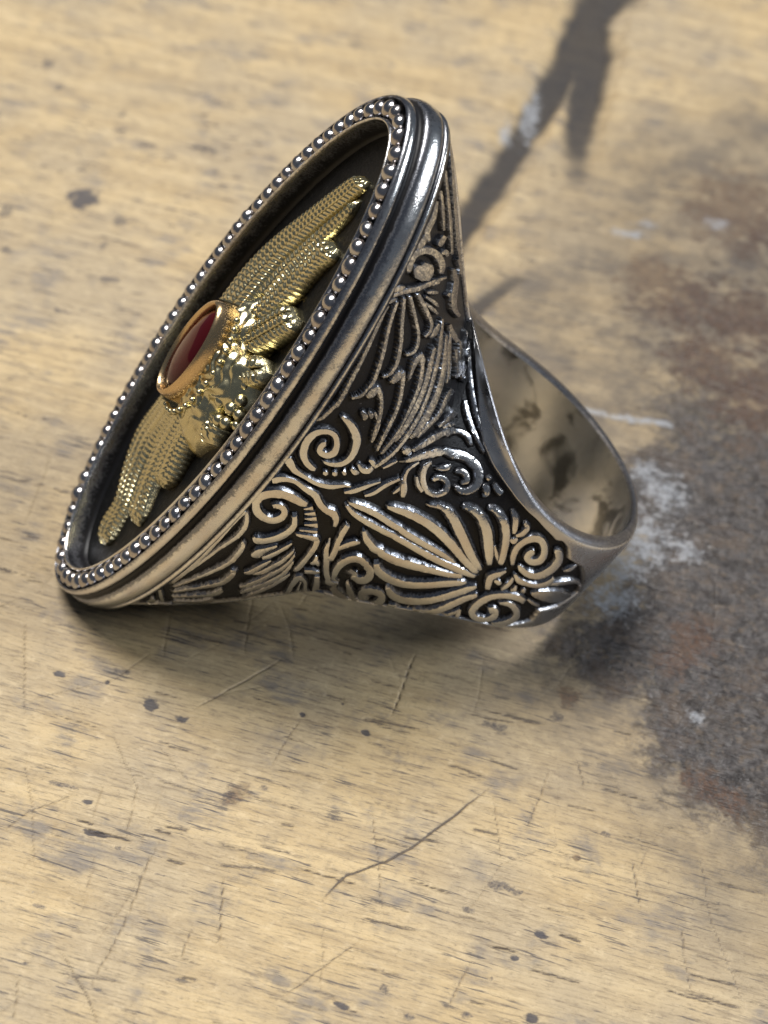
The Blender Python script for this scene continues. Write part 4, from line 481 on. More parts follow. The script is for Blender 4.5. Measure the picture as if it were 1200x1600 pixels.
("feather_line",[[0.083,0.2545,0.0786,0.2553],[0.0909,0.261,0.0789,0.263],[0.0983,0.2694,0.0797,0.2698],[0.1007,0.2797,0.0835,0.2806],[0.0979,0.2822,0.0971,0.2936],[0.1064,0.2814,0.1138,0.2909],[0.1199,0.2756,0.1274,0.2823],[0.1286,0.2654,0.1371,0.2711],[0.1355,0.2519,0.1451,0.257],[0.1417,0.2358,0.1514,0.2403],[0.1472,0.2192,0.1562,0.2229],[0.1525,0.2052,0.1593,0.2078],[0.1576,0.1918,0.1617,0.1932]]),
("feather_line",[[0.1248,0.3189,0.1177,0.3177],[0.1324,0.3317,0.1175,0.329],[0.1392,0.3444,0.1189,0.3402],[0.1417,0.3571,0.125,0.3551],[0.1357,0.3582,0.1426,0.3703],[0.1433,0.3518,0.1538,0.3607],[0.1533,0.3372,0.1636,0.3449],[0.1613,0.322,0.1715,0.3289],[0.1673,0.3049,0.1778,0.3109],[0.1704,0.287,0.1809,0.2919],[0.1722,0.2672,0.1825,0.2712],[0.1735,0.2436,0.1841,0.2471],[0.1755,0.2191,0.1856,0.2222],[0.18,0.1965,0.1874,0.1987],[0.1853,0.174,0.1895,0.1751]]),
("feather_line",[[0.1751,0.3642,0.1712,0.3614],[0.1698,0.3889,0.1614,0.3829],[0.1675,0.4111,0.1542,0.4026],[0.1735,0.4282,0.1545,0.4204],[0.1732,0.4285,0.1681,0.4427],[0.1697,0.4264,0.1862,0.4457],[0.1798,0.4221,0.1921,0.4341],[0.1892,0.4082,0.2011,0.4188],[0.1968,0.3881,0.2093,0.3977],[0.2005,0.364,0.2125,0.3717],[0.2026,0.3361,0.2138,0.3425],[0.205,0.3049,0.2158,0.3103],[0.2058,0.2732,0.2164,0.2769],[0.2026,0.2427,0.2132,0.2449],[0.1989,0.2153,0.209,0.2166],[0.1978,0.1948,0.2053,0.1954],[0.1974,0.1766,0.2017,0.1768]]),
("feather_line",[[0.1965,0.4985,0.2063,0.5082],[0.1983,0.4786,0.2121,0.4917],[0.2009,0.4579,0.2177,0.4733],[0.2061,0.4341,0.2233,0.449],[0.2112,0.4103,0.228,0.4237],[0.2138,0.3907,0.2307,0.4029],[0.2149,0.3706,0.2318,0.3813],[0.2146,0.3453,0.2317,0.3548],[0.2137,0.3184,0.2304,0.3262],[0.2128,0.2902,0.2276,0.2959],[0.2122,0.264,0.2242,0.2678],[0.2121,0.2449,0.2208,0.247],[0.2122,0.2278,0.2173,0.2289]]),
("feather_line",[[0.2025,0.5449,0.2128,0.5577],[0.2104,0.531,0.2229,0.5458],[0.2176,0.5138,0.232,0.5297],[0.2232,0.4872,0.239,0.5032],[0.2281,0.4577,0.2444,0.4728],[0.2328,0.4304,0.2478,0.4431],[0.2364,0.4022,0.2497,0.4123],[0.2379,0.3709,0.2507,0.3794],[0.2379,0.3395,0.2503,0.3463],[0.236,0.3096,0.2478,0.3146],[0.2332,0.2819,0.2439,0.2852],[0.2301,0.2583,0.2382,0.2599],[0.2269,0.2361,0.232,0.2367]]),
("feather_line",[[0.2244,0.5732,0.2334,0.5851],[0.2331,0.5528,0.2465,0.5699],[0.2417,0.5311,0.259,0.5524],[0.2509,0.507,0.2714,0.5307],[0.2583,0.4803,0.281,0.5041],[0.2615,0.4502,0.285,0.4717],[0.262,0.4191,0.2855,0.4375],[0.2595,0.3894,0.2833,0.4048],[0.2558,0.3596,0.2788,0.3719],[0.2518,0.3263,0.2722,0.335],[0.2487,0.2975,0.265,0.3026],[0.2472,0.2821,0.2577,0.2838],[0.246,0.2701,0.2503,0.2704]]),
("feather_line",[[0.3177,0.5124,0.3393,0.5307],[0.3096,0.4846,0.332,0.5022],[0.303,0.457,0.3253,0.4743],[0.3009,0.4289,0.3192,0.4423],[0.2976,0.4008,0.3119,0.4084],[0.2864,0.3717,0.3009,0.3762],[0.2745,0.3421,0.2896,0.3463],[0.2685,0.3139,0.2795,0.317],[0.2646,0.2868,0.27,0.2881]]),
("leaf",[[0.3535,0.4812,0.4089,0.4955],[0.3466,0.4615,0.3911,0.4734],[0.3402,0.4431,0.3584,0.4526],[0.334,0.4258,0.35,0.4325],[0.3278,0.409,0.3409,0.4128],[0.3218,0.3923,0.331,0.3944],[0.3161,0.3761,0.3215,0.3771]]),
("leaf",[[0.3387,0.3909,0.3337,0.3906],[0.3454,0.402,0.338,0.4012],[0.3521,0.4133,0.3423,0.4126],[0.3583,0.4239,0.3483,0.4251],[0.3884,0.4351,0.3562,0.4379],[0.4061,0.448,0.3898,0.4506],[0.4183,0.462,0.4099,0.4638]]),
("vine",[[0.2728,0.2475,0.2663,0.249],[0.2878,0.2725,0.2774,0.2745],[0.3037,0.2995,0.2896,0.3012],[0.3201,0.3301,0.3042,0.3313],[0.3366,0.36,0.3211,0.3625],[0.3514,0.3854,0.3395,0.3904],[0.3958,0.4095,0.3576,0.4167],[0.4251,0.4345,0.4171,0.4448],[0.4432,0.4564,0.4427,0.4726],[0.4572,0.4724,0.4615,0.4974],[0.4683,0.4829,0.476,0.5141],[0.4779,0.4869,0.4847,0.5117],[0.4872,0.4874,0.4911,0.5018]]),
("leaf",[[0.2418,0.2344,0.2422,0.2394],[0.2486,0.2334,0.2494,0.2439],[0.2552,0.2324,0.2569,0.2486],[0.2605,0.2322,0.2639,0.2515],[0.2647,0.2338,0.2694,0.251],[0.2691,0.2365,0.2729,0.2484],[0.2739,0.2392,0.2759,0.2457]]),
("feather_line",[[0.2425,0.5982,0.2499,0.6084],[0.2458,0.5835,0.2575,0.5994],[0.2491,0.569,0.265,0.5902],[0.2544,0.5554,0.2727,0.5798],[0.263,0.5429,0.2814,0.5673],[0.2733,0.5309,0.2904,0.5531],[0.2819,0.5198,0.2972,0.5389],[0.2874,0.5102,0.3005,0.5257],[0.2916,0.5017,0.3018,0.5133],[0.2958,0.4929,0.3032,0.5011]]),
("feather_line",[[0.3012,0.6577,0.3158,0.6833],[0.3093,0.6471,0.3276,0.6788],[0.3172,0.6361,0.3389,0.6732],[0.3259,0.625,0.3483,0.6643],[0.3358,0.614,0.3563,0.6508],[0.3455,0.6026,0.3753,0.6351],[0.3547,0.5905,0.3949,0.6196]]),
("feather_line",[[0.2823,0.5991,0.3005,0.6289],[0.2996,0.5938,0.3196,0.6264],[0.3165,0.5873,0.3383,0.6223],[0.3263,0.5787,0.3482,0.6119],[0.3267,0.5705,0.346,0.5912],[0.3224,0.5606,0.3362,0.5691],[0.3166,0.5467,0.328,0.5533]]),
("border_line",[[0.3322,0.7712,0.3432,0.7994],[0.3497,0.7343,0.3661,0.766],[0.376,0.6984,0.3974,0.7323],[0.4082,0.6667,0.4229,0.7029],[0.4329,0.6406,0.4441,0.6776],[0.4551,0.6213,0.4637,0.6572],[0.4742,0.6087,0.4806,0.6418],[0.4901,0.6082,0.4945,0.6361],[0.5042,0.6117,0.5071,0.633]]),
("border_line",[[0.421,0.5662,0.4321,0.5863],[0.43,0.557,0.4418,0.5815],[0.4382,0.5475,0.4504,0.5764],[0.4477,0.5408,0.4592,0.5726],[0.4586,0.538,0.4684,0.5704],[0.4698,0.5379,0.4778,0.5692],[0.4814,0.54,0.4877,0.5694],[0.4936,0.5447,0.4984,0.5714],[0.5058,0.5517,0.5094,0.5746],[0.5172,0.558,0.5198,0.5768]]),
("scroll",[[0.2615,0.2017,0.2587,0.2034],[0.2783,0.2217,0.2708,0.2262],[0.2962,0.2433,0.2849,0.2504],[0.316,0.2678,0.3029,0.2775],[0.3378,0.2938,0.3252,0.307],[0.3601,0.3208,0.3519,0.3394],[0.4345,0.3531,0.4249,0.3752],[0.4612,0.3825,0.459,0.4123],[0.4802,0.4077,0.4829,0.4474],[0.4949,0.4256,0.5013,0.4749],[0.5058,0.4351,0.515,0.4903],[0.5124,0.4343,0.5241,0.4885],[0.5165,0.4252,0.5295,0.4705],[0.5188,0.4075,0.5318,0.4391],[0.5186,0.3857,0.5308,0.3995],[0.5149,0.3599,0.5252,0.3575],[0.5093,0.3369,0.5166,0.322],[0.5034,0.3234,0.5059,0.2998],[0.4975,0.3149,0.4949,0.2895],[0.4932,0.3129,0.4872,0.292],[0.4877,0.3137,0.4823,0.2988]]),
("scroll",[[0.4947,0.3246,0.4911,0.3295],[0.502,0.3409,0.496,0.3463],[0.5084,0.3639,0.4977,0.3551],[0.5077,0.3848,0.4971,0.3606],[0.5027,0.3939,0.4951,0.3659],[0.4946,0.3915,0.4905,0.3635],[0.4838,0.3781,0.4856,0.3588],[0.475,0.3567,0.4801,0.3502],[0.4688,0.3376,0.4715,0.3355]]),
("scroll",[[0.3457,0.2938,0.3497,0.2924],[0.3326,0.2749,0.3412,0.2725],[0.3218,0.2553,0.3359,0.2568],[0.3201,0.2362,0.336,0.2442],[0.3238,0.2204,0.3389,0.2317],[0.3304,0.2073,0.3438,0.2216],[0.3392,0.1969,0.3507,0.2132],[0.3494,0.1881,0.3604,0.2065],[0.3821,0.1835,0.3986,0.2038],[0.424,0.1877,0.4221,0.2065],[0.447,0.2,0.4387,0.2142],[0.4621,0.221,0.4504,0.2286],[0.4712,0.246,0.4575,0.2447],[0.4726,0.2694,0.4583,0.2578],[0.4678,0.2862,0.4558,0.2663],[0.4552,0.2888,0.4485,0.2668],[0.4384,0.2826,0.4381,0.2633],[0.4192,0.2706,0.4291,0.2576],[0.3978,0.2554,0.4209,0.2513],[0.3907,0.2417,0.4148,0.2439],[0.394,0.231,0.4079,0.2328]]),
("scroll",[[0.3164,0.2075,0.3201,0.2115],[0.3214,0.1987,0.3269,0.2046],[0.3267,0.1894,0.3336,0.1976],[0.3329,0.1816,0.3397,0.1925],[0.3402,0.1771,0.3453,0.1899],[0.3473,0.1753,0.3514,0.1883],[0.354,0.1735,0.358,0.1864]]),
("leaf",[[0.3725,0.273,0.3624,0.2756],[0.4099,0.2836,0.399,0.2896],[0.4294,0.2954,0.4166,0.3042],[0.4424,0.309,0.4275,0.3161],[0.4493,0.3229,0.4351,0.3248],[0.4518,0.3343,0.4424,0.334],[0.4539,0.3448,0.4497,0.3445]]),
("bud",[[0.5341,0.423,0.5339,0.4327],[0.5373,0.4265,0.5368,0.4452],[0.5396,0.4282,0.5405,0.4603],[0.5396,0.4258,0.5455,0.4703],[0.5408,0.4232,0.549,0.4636],[0.5429,0.4179,0.551,0.4488],[0.5442,0.4147,0.5514,0.4294],[0.5444,0.4135,0.5488,0.4083],[0.5429,0.4029,0.5454,0.3957],[0.5409,0.3902,0.5425,0.3858]]),
("bud",[[0.5498,0.5124,0.5518,0.5308],[0.5527,0.5064,0.5557,0.5355],[0.5556,0.5001,0.5595,0.5402],[0.559,0.497,0.5628,0.5443],[0.5626,0.4999,0.5655,0.5476],[0.566,0.5061,0.5682,0.5506],[0.5692,0.5122,0.5711,0.554]]),
("bud",[[0.5351,0.5034,0.537,0.5161],[0.5358,0.4974,0.5392,0.5196],[0.5364,0.4916,0.5415,0.5229],[0.5364,0.4889,0.5433,0.5194],[0.5368,0.4892,0.5432,0.5066],[0.5374,0.4857,0.5418,0.4948],[0.538,0.4803,0.5405,0.4853]]),
("knot",[[0.2514,0.226,0.2469,0.2272],[0.2571,0.231,0.2471,0.2336],[0.2622,0.2351,0.2479,0.241],[0.2645,0.2363,0.2531,0.2495],[0.2654,0.2383,0.2617,0.2544],[0.2695,0.2432,0.2686,0.2544],[0.2747,0.2488,0.2743,0.2539]]),
("scroll",[[0.028,0.5104,0.0221,0.505],[0.0246,0.519,0.0117,0.5079],[0.0227,0.5278,0.0032,0.514],[0.0213,0.5384,0.0004,0.5271],[0.0232,0.5504,0.0044,0.545],[0.0336,0.5668,0.0185,0.5678],[0.0483,0.5846,0.0395,0.5931],[0.065,0.5996,0.0657,0.6181],[0.082,0.6121,0.0937,0.6412],[0.0965,0.6187,0.1174,0.6549],[0.1089,0.621,0.1338,0.6569],[0.1164,0.6177,0.1373,0.6435],[0.1224,0.6106,0.1359,0.626]]),
("disc",[[0.0659,0.5293,0.0483,0.5189],[0.0747,0.5399,0.0411,0.5196],[0.0837,0.55,0.034,0.5212],[0.0898,0.5562,0.031,0.5277],[0.0929,0.5614,0.034,0.5375],[0.0962,0.5715,0.0386,0.5446],[0.0982,0.5845,0.0425,0.5483],[0.0945,0.5923,0.0468,0.5536],[0.0872,0.5936,0.0518,0.5629],[0.08,0.5939,0.057,0.5737]]),
("band",[[0.008,0.4367,0.0023,0.4378],[0.0255,0.4574,0.0171,0.4588],[0.0427,0.4779,0.0327,0.4802],[0.0574,0.494,0.048,0.4972],[0.0734,0.5129,0.063,0.5142],[0.0922,0.54,0.0809,0.5393],[0.1136,0.5734,0.1034,0.5723],[0.1403,0.6163,0.133,0.615],[0.1735,0.6751,0.1694,0.6736]]),
("band",[[0.0032,0.4476,0.0,0.4522],[0.0098,0.4534,0.0001,0.4574],[0.0164,0.4593,0.0054,0.4639],[0.0222,0.465,0.0115,0.4703],[0.027,0.4708,0.0185,0.4759],[0.0316,0.4771,0.0257,0.4808],[0.0364,0.4836,0.0329,0.4858]]),
("band",[[0.0017,0.4171,0.0,0.4184],[0.0064,0.422,0.0,0.4236],[0.011,0.427,0.0034,0.4289],[0.0155,0.4322,0.0078,0.4343],[0.0198,0.4377,0.0133,0.4398],[0.024,0.4437,0.0193,0.4452],[0.0284,0.4499,0.0253,0.4508]]),
("leaf",[[0.1077,0.5405,0.1051,0.5418],[0.1147,0.5477,0.1106,0.5496],[0.1217,0.555,0.1165,0.5579],[0.1285,0.5626,0.1236,0.567],[0.1356,0.5712,0.132,0.5763],[0.1434,0.5813,0.141,0.5855],[0.1516,0.5922,0.15,0.5952]]),
("leaf",[[0.1049,0.5292,0.1061,0.5337],[0.1176,0.5361,0.1197,0.5437],[0.1306,0.5437,0.1339,0.5548],[0.1422,0.5511,0.1467,0.5646],[0.1513,0.5577,0.1565,0.5709],[0.1595,0.5643,0.1638,0.5744],[0.1681,0.5713,0.1709,0.578]]),
("leaf",[[0.1133,0.5214,0.115,0.5257],[0.1228,0.5248,0.126,0.5328],[0.1325,0.5285,0.1372,0.5406],[0.1428,0.5338,0.1481,0.5479],[0.1538,0.5414,0.1583,0.5544],[0.1651,0.5506,0.1686,0.5607],[0.1767,0.5605,0.1791,0.5675]]),
("feather_line",[[0.1943,0.5779,0.1998,0.5847],[0.1963,0.5661,0.2048,0.5762],[0.1984,0.5545,0.2097,0.5678],[0.2012,0.5432,0.2144,0.5585],[0.2052,0.5319,0.2189,0.5476],[0.21,0.5209,0.2232,0.5358],[0.2145,0.5111,0.2271,0.5252],[0.2184,0.5034,0.2303,0.5165],[0.2221,0.4971,0.2329,0.5089],[0.2258,0.4906,0.2356,0.5013]]),
("leaf",[[0.1785,0.4926,0.1732,0.4893],[0.1844,0.5042,0.1729,0.4967],[0.1908,0.5167,0.1726,0.5039],[0.1953,0.5293,0.1732,0.5119],[0.196,0.5401,0.1758,0.5226],[0.1944,0.5491,0.1798,0.5358],[0.1928,0.558,0.1841,0.5498]]),
("leaf",[[0.1113,0.5653,0.1069,0.5639],[0.1188,0.5762,0.1109,0.5733],[0.1269,0.5882,0.1149,0.5828],[0.1332,0.5998,0.1176,0.5894],[0.1346,0.6073,0.1194,0.5931],[0.132,0.6091,0.1213,0.5978],[0.1295,0.61,0.1233,0.6035]]),
("border_leaf",[[0.1697,0.704,0.1825,0.7286],[0.1837,0.7023,0.2051,0.7441],[0.1948,0.6969,0.2249,0.7534],[0.198,0.6785,0.2306,0.7337],[0.2019,0.6596,0.2335,0.7114],[0.2118,0.6482,0.2414,0.6981],[0.2272,0.647,0.2516,0.693],[0.2512,0.6689,0.2665,0.7048],[0.2774,0.7025,0.2872,0.7285]]),
("border_leaf",[[0.2269,0.6001,0.2371,0.6175],[0.2357,0.5996,0.2501,0.6245],[0.2446,0.5991,0.2631,0.6319],[0.2545,0.6008,0.275,0.6391],[0.2657,0.6067,0.2854,0.646],[0.2772,0.6151,0.2955,0.6532],[0.2885,0.6237,0.3062,0.6609]]),
("border_leaf",[[0.1813,0.6306,0.1845,0.6423],[0.1901,0.6385,0.1949,0.656],[0.2027,0.6515,0.2022,0.6661],[0.222,0.6848,0.1989,0.6605],[0.2278,0.7083,0.2013,0.6697],[0.2278,0.7247,0.2046,0.6878],[0.228,0.7413,0.2084,0.7083]]),
("leaf",[[0.0889,0.6495,0.0761,0.6379],[0.0927,0.6595,0.0754,0.6434],[0.0965,0.6698,0.0748,0.6491],[0.0996,0.6794,0.0757,0.6565],[0.1012,0.688,0.079,0.6665],[0.1021,0.6964,0.0839,0.6782],[0.1031,0.7051,0.089,0.6904]]),
("leaf",[[0.1072,0.6495,0.0984,0.6442],[0.1141,0.6611,0.1015,0.653],[0.1201,0.6713,0.1057,0.6642],[0.1172,0.6671,0.1192,0.6853],[0.1153,0.6654,0.132,0.6961],[0.1214,0.6692,0.136,0.6941],[0.1286,0.6736,0.1391,0.6917]]),
("border_line",[[0.0098,0.9241,0.0239,0.965],[0.0267,0.8802,0.0461,0.9311],[0.049,0.8499,0.0693,0.8993],[0.0764,0.8228,0.0961,0.8682],[0.1062,0.8028,0.1252,0.8458],[0.134,0.7901,0.1536,0.8356],[0.1622,0.7842,0.1822,0.8323],[0.1945,0.7912,0.2133,0.8399],[0.2292,0.8064,0.2455,0.8529]]),
("border_line",[[0.0069,0.7954,0.0155,0.8099],[0.0227,0.7806,0.0329,0.798],[0.0391,0.7676,0.0512,0.7881],[0.0556,0.7567,0.069,0.7798],[0.0715,0.7482,0.0858,0.773],[0.0873,0.7412,0.102,0.7668],[0.1031,0.7341,0.1176,0.7595],[0.119,0.726,0.1325,0.7496],[0.1349,0.7175,0.1465,0.7379],[0.1507,0.7093,0.1606,0.7265]]),
("border_line",[[0.0154,0.7332,0.0229,0.744],[0.0276,0.7219,0.0367,0.735],[0.0401,0.7113,0.0509,0.7269],[0.0519,0.7027,0.0636,0.7197],[0.0623,0.6969,0.0733,0.7131],[0.0718,0.6928,0.0813,0.7068],[0.0814,0.6888,0.0894,0.7007]]),
("leaf",[[0.0117,0.6976,0.0217,0.7085],[0.0133,0.6815,0.0266,0.6957],[0.015,0.6661,0.0317,0.6831],[0.0158,0.6517,0.035,0.6691],[0.0138,0.6365,0.0342,0.6523],[0.0109,0.6206,0.0319,0.6364],[0.012,0.608,0.0318,0.6263],[0.0203,0.6032,0.0352,0.6214],[0.0313,0.6042,0.0417,0.6186],[0.0417,0.6057,0.0489,0.6157]]),
("leaf",[[0.0175,0.6073,0.0286,0.6152],[0.0145,0.597,0.0301,0.6077],[0.0117,0.5871,0.0316,0.6002],[0.0099,0.5786,0.0313,0.5914],[0.0097,0.5714,0.0282,0.5814],[0.0103,0.5646,0.0236,0.5712],[0.011,0.5576,0.0191,0.5616]]),
("border_leaf",[[0.1839,0.7637,0.1988,0.8005],[0.1944,0.7724,0.2138,0.8233],[0.2047,0.7814,0.2311,0.8559],[0.2117,0.7857,0.2437,0.8748],[0.2147,0.7824,0.245,0.8604],[0.2156,0.7738,0.2395,0.8282],[0.2166,0.7645,0.2354,0.805]])]
WINGS = [["long_feather",[[4.563,0.77],[5.126,2.804],[5.074,4.986],[4.528,7.152],[3.553,9.782],[2.795,11.798],[1.862,13.645],[1.145,14.251]],[[0.9,3.185],[1.372,4.864],[1.71,6.532],[1.578,8.444],[1.165,10.514],[0.425,12.463],[0.057,14.009],[0.322,14.446]],1.0],["feather",[[0.977,4.461],[1.479,6.736],[1.343,8.645],[0.872,10.705],[0.225,12.421],[0.036,13.379]],[[-0.579,5.524],[-0.15,7.639],[-0.195,9.329],[-0.364,10.955],[-0.612,12.493],[-0.308,13.553]],0.7],["feather",[[-0.187,3.973],[-0.001,6.248],[-0.047,8.325],[0.075,9.845],[-0.633,10.661]],[[-1.734,4.572],[-1.845,6.99],[-1.988,9.206],[-2.411,10.527],[-1.979,10.981]],0.95],["feather",[[-1.098,3.118],[-1.394,4.695],[-1.835,6.185],[-2.405,6.751]],[[-3.023,3.084],[-3.785,4.832],[-4.319,6.222],[-3.866,6.865]],0.85],["feather",[[-2.898,2.495],[-3.406,3.444],[-3.928,3.791]],[[-4.452,1.676],[-5.417,2.74],[-5.201,3.611]],0.8],["long_feather",[[4.179,-6.81],[4.613,-9.934],[3.057,-11.994],[1.078,-13.316],[0.753,-14.99],[-0.071,-15.784],[-0.741,-15.749]],[[0.001,-4.771],[0.77,-8.218],[-0.057,-10.528],[-1.154,-11.932],[-1.598,-13.377],[-1.804,-14.368],[-1.524,-15.156]],1.0],["feather",[[0.216,-4.957],[0.577,-8.041],[-0.218,-10.369],[-1.229,-11.856],[-2.119,-12.117]],[[-1.686,-3.77],[-1.722,-6.451],[-2.184,-8.5],[-3.331,-10.28],[-3.474,-11.292]],0.85],["feather",[[-1.609,-3.74],[-1.286,-6.33],[-1.574,-8.376],[-2.216,-8.689]],[[-3.102,-2.921],[-3.341,-4.888],[-3.926,-6.768],[-3.465,-7.89]],0.95],["feather",[[-2.398,-2.571],[-3.216,-3.069],[-4.281,-3.097]],[[-4.591,-0.763],[-5.249,-1.13],[-5.581,-2.062]],0.85]]
RECESS = .30

ring = empty('ring')
ring['label'] = 'ornate oxidised silver ring with winged gold emblem and oval dark red stone'
ring['category'] = 'ring'
RM = [[0.834681,-0.269213,0.480449],[0.233322,0.963081,0.134302],[-0.498867,0.0,0.866679]]
OFF = [0.0,0.0,8.2325]
m4 = Matrix.Identity(4)
for i in range(3):
    for j in range(3): m4[i][j] = RM[i][j]
    m4[i][3] = OFF[i]*SC

def body():
    nu, nv = 460, 260
    uu = np.linspace(0, 1, nu); vv = np.linspace(-1, 1, nv)
    U, Vv = np.meshgrid(uu, vv, indexing='ij')
    P = S(U, Vv); N = Nrm(U, Vv)
    F = [(a*100, b*60) for a, b in FIELD]
    fld = in_poly(U*100, Vv*60, F).astype(float)
    for _ in range(2):
        fld[1:-1] = (fld[:-2]+2*fld[1:-1]+fld[2:])/4; fld[:, 1:-1] = (fld[:, :-2]+2*fld[:, 1:-1]+fld[:, 2:])/4
    edge = sstep(1.0, .985, np.abs(Vv))
    P = P-N*(RECESS*fld*edge)[..., None]
    verts, faces, ox_shade, inn = [], [], [], []
    base = 0
    for side in (1, -1):
        Q = P*np.array([1, side, 1]); verts.append(Q.reshape(-1, 3)); ox_shade.append(fld.ravel()); inn.append(np.zeros(nu*nv))
        faces.append(grid_faces(nu, nv, flip=(side == -1))+base); base += nu*nv
    # rim faces and finger hole
    al = np.linspace(0, np.pi, 150); u = UA+(1-UA)*al/np.pi
    for side in (1, -1):
        for sg in (1, -1):
            o = S(u, np.full_like(u, float(sg)))
            xi = XC-RI*np.cos(al); yi = -RI*np.sin(al); zi = np.where(sg > 0, H(xi), HL(xi))
            rows = []
            for t, lift in ((0, 0), (.10, .10), (.5, .16), (.88, .10), (1, -.10)):
                x = o[:, 0]*(1-t)+xi*t; y = o[:, 1]*(1-t)+yi*t; z = np.abs(o[:, 2])*(1-t)+zi*t+lift
                rows.append(np.stack([x, y*side, sg*z], 1))
            Q = np.stack(rows, 1); verts.append(Q.reshape(-1, 3)); n = len(al)*5
            ox_shade.append(np.tile([.6, .46, .44, .40, .36], len(al))); inn.append(np.zeros(n))
            faces.append(grid_faces(len(al), 5, flip=(side*sg < 0))+base); base += n
        v = np.linspace(-1, 1, 40); A, B = np.meshgrid(al, v, indexing='ij')
        xi = XC-RI*np.cos(A); hh = np.where(B > 0, H(xi)-.10, HL(xi)-.10)
        Q = np.stack([xi, -side*RI*np.sin(A), hh*B], -1)
        Q[..., :2] += ((.05*(B**2))[..., None])*0
        verts.append(Q.reshape(-1, 3)); n = A.size; ox_shade.append(np.zeros(n)); inn.append(np.ones(n))
        faces.append(grid_faces(len(al), 40, flip=(side == -1))[:, ::-1]+base); base += n
    return mesh('band', np.concatenate(verts), faces, BAND, ring, dict(ox_shade=np.concatenate(ox_shade), inner=np.concatenate(inn)), sharp=38)
band = body()
band['label'] = 'silver band with blackened engraved shoulders and plain polished back'

def ridge(edges, seed, dark=0.0, spread=.16, barbs=False, hmax=.31):
    E = np.asarray(edges); L3 = S(E[:, 0], E[:, 1]); R3 = S(E[:, 2], E[:, 3])
    length = np.linalg.norm(np.diff((L3+R3)/2, axis=0), axis=1).sum()
    n = int(np.clip(length/(.05 if barbs else .08), 14, 260))
    E = catmull(E, n); rr = np.random.default_rng(seed)
    w = np.linalg.norm(S(E[:, 0], E[:, 1])-S(E[:, 2], E[:, 3]), axis=1)
    s = np.linspace(0, 1, n)
    h = np.minimum(hmax, .16+.42*w)*sstep(0, .05, s+.012)*sstep(0, .05, 1.012-s)
    cols = [(-1., -.12, 1.0), (-.42, .46, .64), (0, .97, .40), (.06, 1.0, 0), (.5, 1.0, 0), (.94, 1.0, 0), (1., .97, .40), (1.42, .46, .64), (2., -.12, 1.0)]
    pts, ox_shade = [], []
    jag = [np.interp(np.arange(n), np.arange(0, n+2, 2), rr.normal(0, .045, len(np.arange(0, n+2, 2)))) for _ in range(2)]
    flank = np.clip(spread/np.maximum(w, .08)+.10, .2, 1.6)              # the carved walls spread about 0.2 mm past the flat top
    for a, hh, o in cols:
        if a < .04: f = flank*a+jag[0]*.4
        elif a > .96: f = 1+flank*(a-1)+jag[1]*.4
        else: f = a+jag[0]*(1-a)+jag[1]*a
        f = f[:, None]
        uv = E[:, :2]*(1-f)+E[:, 2:]*f
        u = np.clip(uv[:, 0], 0, 1); v = np.clip(uv[:, 1], -.999, .999)
        if barbs and abs(a-.5) > .7 and hh > 0: hh = hh*(1+.55*np.sin(2*np.pi*s*length/.24+a*2))
        p = S(u, v)+Nrm(u, v)*((-RECESS+hh*h)[:, None])
        pts.append(p); ox_shade.append(np.full(n, o)+dark*(1-o)+rr.normal(0, .06, n)+np.where((s < .03) | (s > .97), .3, 0))
    V = np.stack(pts, 1); m = len(cols)
    caps = [np.array([[k, k+1, m-2-k, m-1-k] for k in range(m//2-1)]), ]
    c0 = np.concatenate([caps[0], np.array([[3, 4, 5, 5]])])[:3]
    return V.reshape(-1, 3), [grid_faces(n, m), c0[:, ::-1], c0+(n-1)*m], np.stack(ox_shade, 1).ravel()

far_v, far_f, far_o, fb = [], [], [], 0
for k, (kind, edges) in enumerate(STROKES):
    e0 = np.mean(edges, 0); p0 = S(np.array([e0[0]]), np.array([e0[1]]))[0]
    dk = .36*sstep(1.5, 6.5, p0[2])*sstep(4, -1, p0[0])        # upper strokes blackened more, painting in the dark reflections they catch
    V, F, o = ridge(edges, k, float(dk), .22 if kind == 'feather_line' else .22 if kind == 'palmette_leaf' else .15, kind == 'feather_line' or (kind == 'palmette_leaf' and p0[2] > 2.5))
    mesh(kind, V, F, SILVER, band, dict(ox_shade=o), sharp=30)
    far_v.append(V*np.array([1, -1, 1])); far_f += [f[:, ::-1]+fb for f in F]; far_o.append(o); fb += len(V)
fo = mesh('ornament_relief', np.concatenate(far_v), far_f, SILVER, band, dict(ox_shade=np.concatenate(far_o)), sharp=50)
fo['kind'] = 'stuff'

# ------------------------------------------------------------------ bezel
AB, BB, XBD, NE = 18.82, 8.58, 20.05, 1.86
def sell(d, t):
    c, s = np.cos(t), np.sin(t)
    return (BB+d)*np.sign(c)*np.abs(c)**(2/NE), (AB+d)*np.sign(s)*np.abs(s)**(2/NE)
bez = empty('bezel', ring)
prof = [(.95, 17.2, .9), (1.10, 17.38, .6), (1.17, 17.46, .12), (1.18, 17.56, .05), (1.13, 17.66, .3), (1.05, 17.72, .8), (1.05, 17.78, .8), (1.17, 17.84, .4),
        (1.28, 17.98, .24), (1.33, 18.26, .02), (1.33, 18.56, .02), (1.26, 18.84, .26), (1.13, 19.03, .5), (.92, 19.10, .9), (.80, 19.20, 1), (.78, 19.34, .95),
        (.86, 19.42, .4), (.94, 19.52, .2), (.97, 19.72, .02), (.90, 19.92, .2), (.74, 20.02, .45), (.58, 19.74, 1), (.2, 19.60, 1), (-.2, 19.60, 1), (-.52, 19.74, 1),
        (-.60, 20.04, .45), (-.67, 20.16, .05), (-.77, 20.16, .05), (-.84, 20.02, .3), (-.88, 19.7, .55), (-.92, 19.2, .72), (-.97, 18.9, .9), (-1.1, 18.72, 1)]
